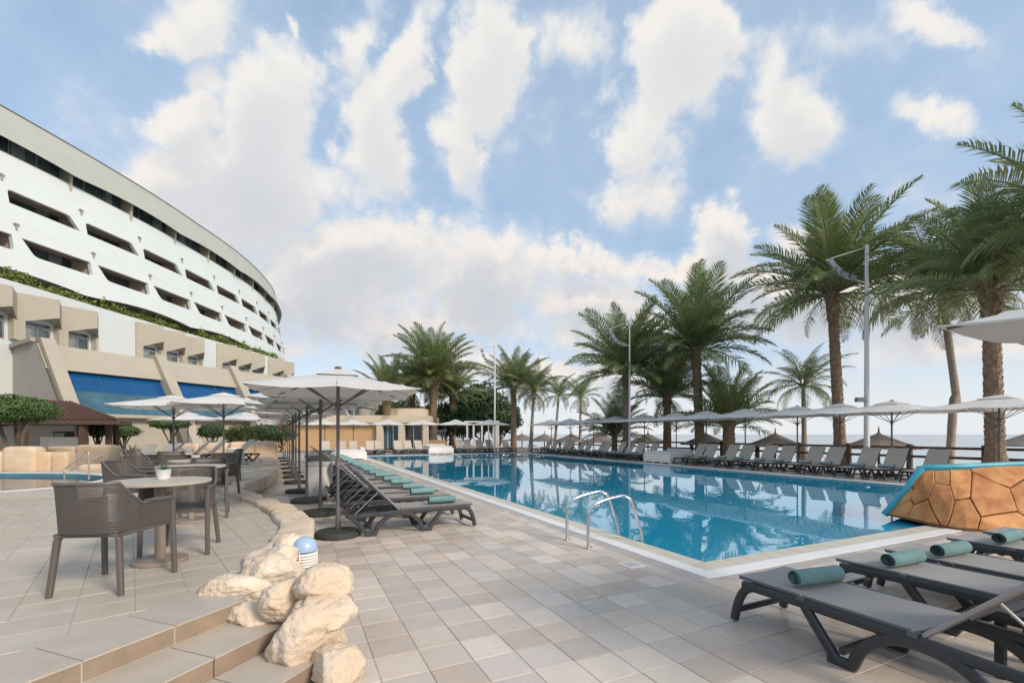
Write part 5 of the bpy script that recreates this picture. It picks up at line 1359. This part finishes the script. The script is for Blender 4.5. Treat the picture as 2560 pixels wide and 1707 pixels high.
# grey bin-like towel trolley behind the parasols
tt = thing('towel_bin', 'pale fabric towel bin among the parasol poles of the left row', 'bin', uv(11.6, .55))
g = MB(); g.box((0, 0, .42), (.42, .42, .74), top=1.12); o = g.build('bin_body', m_offw, tt); md = o.modifiers.new('round', 'BEVEL'); md.width = .05; md.segments = 3
g = MB(); g.box((0, 0, .82), (.5, .5, .07), top=.9); g.build('lid', m_canopy, tt)
for sx in (-1, 1):
    for sy in (-1, 1): g = MB(); g.box((sx*.18, sy*.18, .03), (.05, .05, .06)); g.build('foot', m_char, tt)

# ================================================================== rail fence, beach shades, lamp posts
fn = thing('rail_fence', 'dark wooden post and rail fence between the palms and the beach', 'fence', uv(0, 24.0)); fx = 24.0
def fl_(u, v, z): return uv(u, v, z)-uv(0, fx)
for k in range(17):
    u = 3.3+k*2.4; g = MB(); p = fl_(u, fx, .52); g.box(p, (.17, .17, 1.1), rz=ROT); g.build('post', m_wood, fn)
    if k < 16:
        for z in (.55, .93):
            a, b = fl_(u+.09, fx, z), fl_(u+2.31, fx, z); g = MB(); g.tube([a, b], .055, 6); g.build('rail', m_wood, fn)
bs = []
def shade_proto():
    r_ = thing('beach_shade', 'x', 'beach umbrella')
    g = MB(); pr = [(0, 2.52), (.05, 2.42), (.12, 2.34), (.5, 2.16), (1.0, 1.93), (1.6, 1.70), (1.66, 1.62), (1.58, 1.64), (1.0, 1.84), (.1, 2.2)]; g.lathe(pr, 12); g.build('thatch_roof', m_thatch, r_)
    g = MB(); g.lathe([(.06, 0), (.05, 2.3)], 8); g.build('pole', m_wood, r_)
    g = MB(); g.lathe([(.05, 2.4), (.03, 2.62), (0, 2.75)], 8); g.build('finial', m_thatch, r_)
    for k in range(8):
        a = k*pi/4; g = MB(); g.tube([(0, 0, 2.1), (1.5*cos(a), 1.5*sin(a), 1.60)], .02, 5); g.build('rib', m_wood, r_)
    return r_
sp_ = shade_proto()
for i, (px, d) in enumerate(((2567, 27), (2197, 22.5), (1938, 26.5), (1765, 31), (1620, 35), (1505, 39), (1429, 41), (1361, 46), (1305, 50))):
    p = at(px, 1085, d); place(sp_, bs, (p.x, p.y, -.83), i*.4, '%s grey thatched beach shade from the right, behind the rail fence' % ORD[i].replace('nearest', 'first'), 'thatched shades on the beach')
def mast(px, d, ytop, r0, arc, label, box=None):
    p = at(px, 1085, d); p.z = 0; r_ = thing('floodlight_mast', label, 'lamp post', p); zt = EYE+(HZ-ytop)/F*d
    g = MB(); g.lathe([(r0*1.3, 0), (r0, .3), (r0*.6, zt)], 14); g.build('pole', m_lamp, r_, smooth=True)
    P = [at(x, y, d)-p for x, y in arc]; P = [Vector((q.x, q.y, q.z)) for q in P]; cur = catmull(P, 6)
    g = MB(); g.tube(cur, .035, 6); g.build('bracket', m_lamp, r_)
    g = MB(); g.tube([Vector((0, 0, zt-.1)), cur[0]], .018, 5); g.build('stay', m_lamp, r_)
    for k in range(2, len(cur)-3, 3):
        T = (cur[k+1]-cur[k-1]).normalized(); g = MB(); a = T.cross(Vector((0, 1, 0))); Mx = Matrix((T, Vector((0, 1, 0)), -a)).transposed()
        g.box(cur[k]-Vector((0, .14, .0)), (.27, .14, .20), M4=Mx, top=.8); g.build('flood_lamp', m_flood, r_)
    if box:
        q = at(box[0], box[1], d)-p; g = MB(); g.box((q.x, q.y, q.z), (.42, .2, .2)); g.build('lamp_box', m_flood, r_)
        g = MB(); g.tube([q, Vector((0, 0, q.z))], .03, 5); g.build('box_arm', m_lamp, r_)
mast(1237, 37, 863, .08, [(1203, 869), (1210, 893), (1224, 906), (1243, 909)], 'pale lamp post with a curved row of floodlights at the far end of the pool')
mast(1574, 28, 801, .07, [(1523, 822), (1533, 845), (1550, 860), (1574, 864)], 'thin lamp post with a curved arm before the dark middle palm')
mast(2167, 20.5, 612, .12, [(2066, 650), (2082, 670), (2112, 693), (2163, 706)], 'tallest white lamp post at the right, curved arm among the palm fronds', box=(2152, 999))

# ================================================================== buildings behind the far end
fb = thing('pool_bar_building', 'low ochre pool bar with cream roof edge and glass doors at the far end', 'building', (-14, 46, 0)); FO = Vector((-14, 46, 0))
def fbx(px0, px1, d, z0, z1, dep, m, nm, par=None):
    a, b = at(px0, 1085, d), at(px1, 1085, d); g = MB(); g.box(((a.x+b.x)/2-FO.x, d+dep/2-FO.y, (z0+z1)/2), (b.x-a.x, dep, z1-z0)); return g.build(nm, m, par or fb)
fbx(690, 942, 43.0, 0, 2.55, 8, m_ochre, 'wall'); fbx(678, 1068, 42.4, 2.56, 3.25, 10, m_cream, 'roof_edge')
fbx(975, 1060, 43.5, 3.26, 3.95, 6, m_cream, 'upper_roof')
for px in (1003, 1062, 948): fbx(px-7, px+7, 42.6, 0, 2.55, .55, m_cream, 'column')
w_ = fbx(958, 996, 43.4, .1, 2.5, .2, m_glass2, 'glass_door')
for px in (958, 970, 983, 996): fbx(px-1, px+1, 43.3, .1, 2.5, .08, m_offw, 'door_frame', w_)
w_ = fbx(1012, 1055, 43.6, .1, 2.5, .2, m_glass, 'glass_door')
for px in (1012, 1034, 1055): fbx(px-1, px+1, 43.5, .1, 2.5, .08, m_offw, 'door_frame', w_)
fbx(1070, 1115, 44, 0, .95, .3, m_ochre, 'low_wall')
g = MB()
for px in range(1072, 1114, 5): 
    fbx(px-.6, px+.6, 44.1, .96, 1.8, .05, m_alu, 'railing_bar')
fbx(1070, 1115, 44.05, 1.81, 1.88, .08, m_alu, 'handrail')
def block(px0, px1, d, z1, m, label, wins, dep=8, nm='distant_building'):
    a, b = at(px0, 1085, d), at(px1, 1085, d); c = Vector(((a.x+b.x)/2, d, 0)); r_ = thing(nm, label, 'building', c); g = MB(); g.box((0, dep/2, z1/2), (b.x-a.x, dep, z1)); g.build('wall', m, r_)
    g = MB(); g.box((0, dep/2, z1+.12), (b.x-a.x+.5, dep+.5, .24)); g.build('roof', m, r_)
    for (wx, wz, ww, wh) in wins:
        q = at(wx, wz, d); g = MB(); g.box((q.x-c.x, -.03, q.z), (ww, .08, wh)); w_ = g.build('window', m_glass, r_); g = MB(); g.box((q.x-c.x, -.09, q.z), (.07, .05, wh)); g.build('window_bar', m_offw, w_)
block(775, 905, 60, 5.1, m_hgrey, 'grey two-storey building behind the left parasols', [(815, 1040, 1.3, 1.3), (835, 1040, 1.3, 1.3), (862, 1036, 1.4, 2.0), (885, 1036, 1.4, 2.0)])
block(905, 1040, 66, 5.6, m_offw, 'bright white villa seen between the far palm trunks', [(935, 1040, 1.6, 1.6), (1000, 1036, 1.2, 1.6), (1014, 1036, 1.2, 1.6)])
wpv = thing('white_pergola', 'white pergola frame with a broad end pillar behind the far loungers', 'pergola', at(1205, 1085, 41)); wpv.location.z = 0; WOo = Vector(wpv.location)
for px in (1168, 1184, 1205, 1222): q = at(px, 1085, 41)-WOo; g = MB(); g.box((q.x, 0, 1.15), (.14, .14, 2.3)); g.build('post', m_offw, wpv)
q = at(1240, 1085, 41)-WOo; g = MB(); g.box((q.x, 0, 1.35), (.55, .5, 2.7)); g.build('pillar', m_offw, wpv)
for z in (2.36, 2.62): a, b = at(1160, 1085, 41)-WOo, at(1240, 1085, 41)-WOo; g = MB(); g.box(((a.x+b.x)/2, .2*(z > 2.5), z), (b.x-a.x, .16, .12)); g.build('beam', m_offw, wpv)
hang = thing('hanging_cloth', 'pale cloth hanging at the end post of the rail fence', 'cloth', uv(5.7, 24.3)); g = MB(); vs = []
for i in range(13):
    for j in range(7):
        f = i/12; h = j/6; w_ = 1.25*(1-.45*h); p = UU*(-f*w_-.1)+VV*(.05*sin(f*14)); vs.append((p.x, p.y, 1.05-h*1.0+.05*f))
g.add(vs, [(i*7+j, (i+1)*7+j, (i+1)*7+j+1, i*7+j+1) for i in range(12) for j in range(6)]); g.build('cloth', m_canopy, hang, smooth=True)

# drain cover by the ladder
dr = thing('deck_drain', 'small pale square drain cover set in the deck near the ladder', 'drain cover', gnd(1578, 1411, .004), ROT)
g = MB(); g.box((0, 0, .001), (.22, .22, .008)); g.build('cover_plate', m_white, dr)
for k in range(5): g = MB(); g.box((-.07+k*.035, 0, .006), (.012, .16, .004)); g.build('slot', m_greyband, dr)
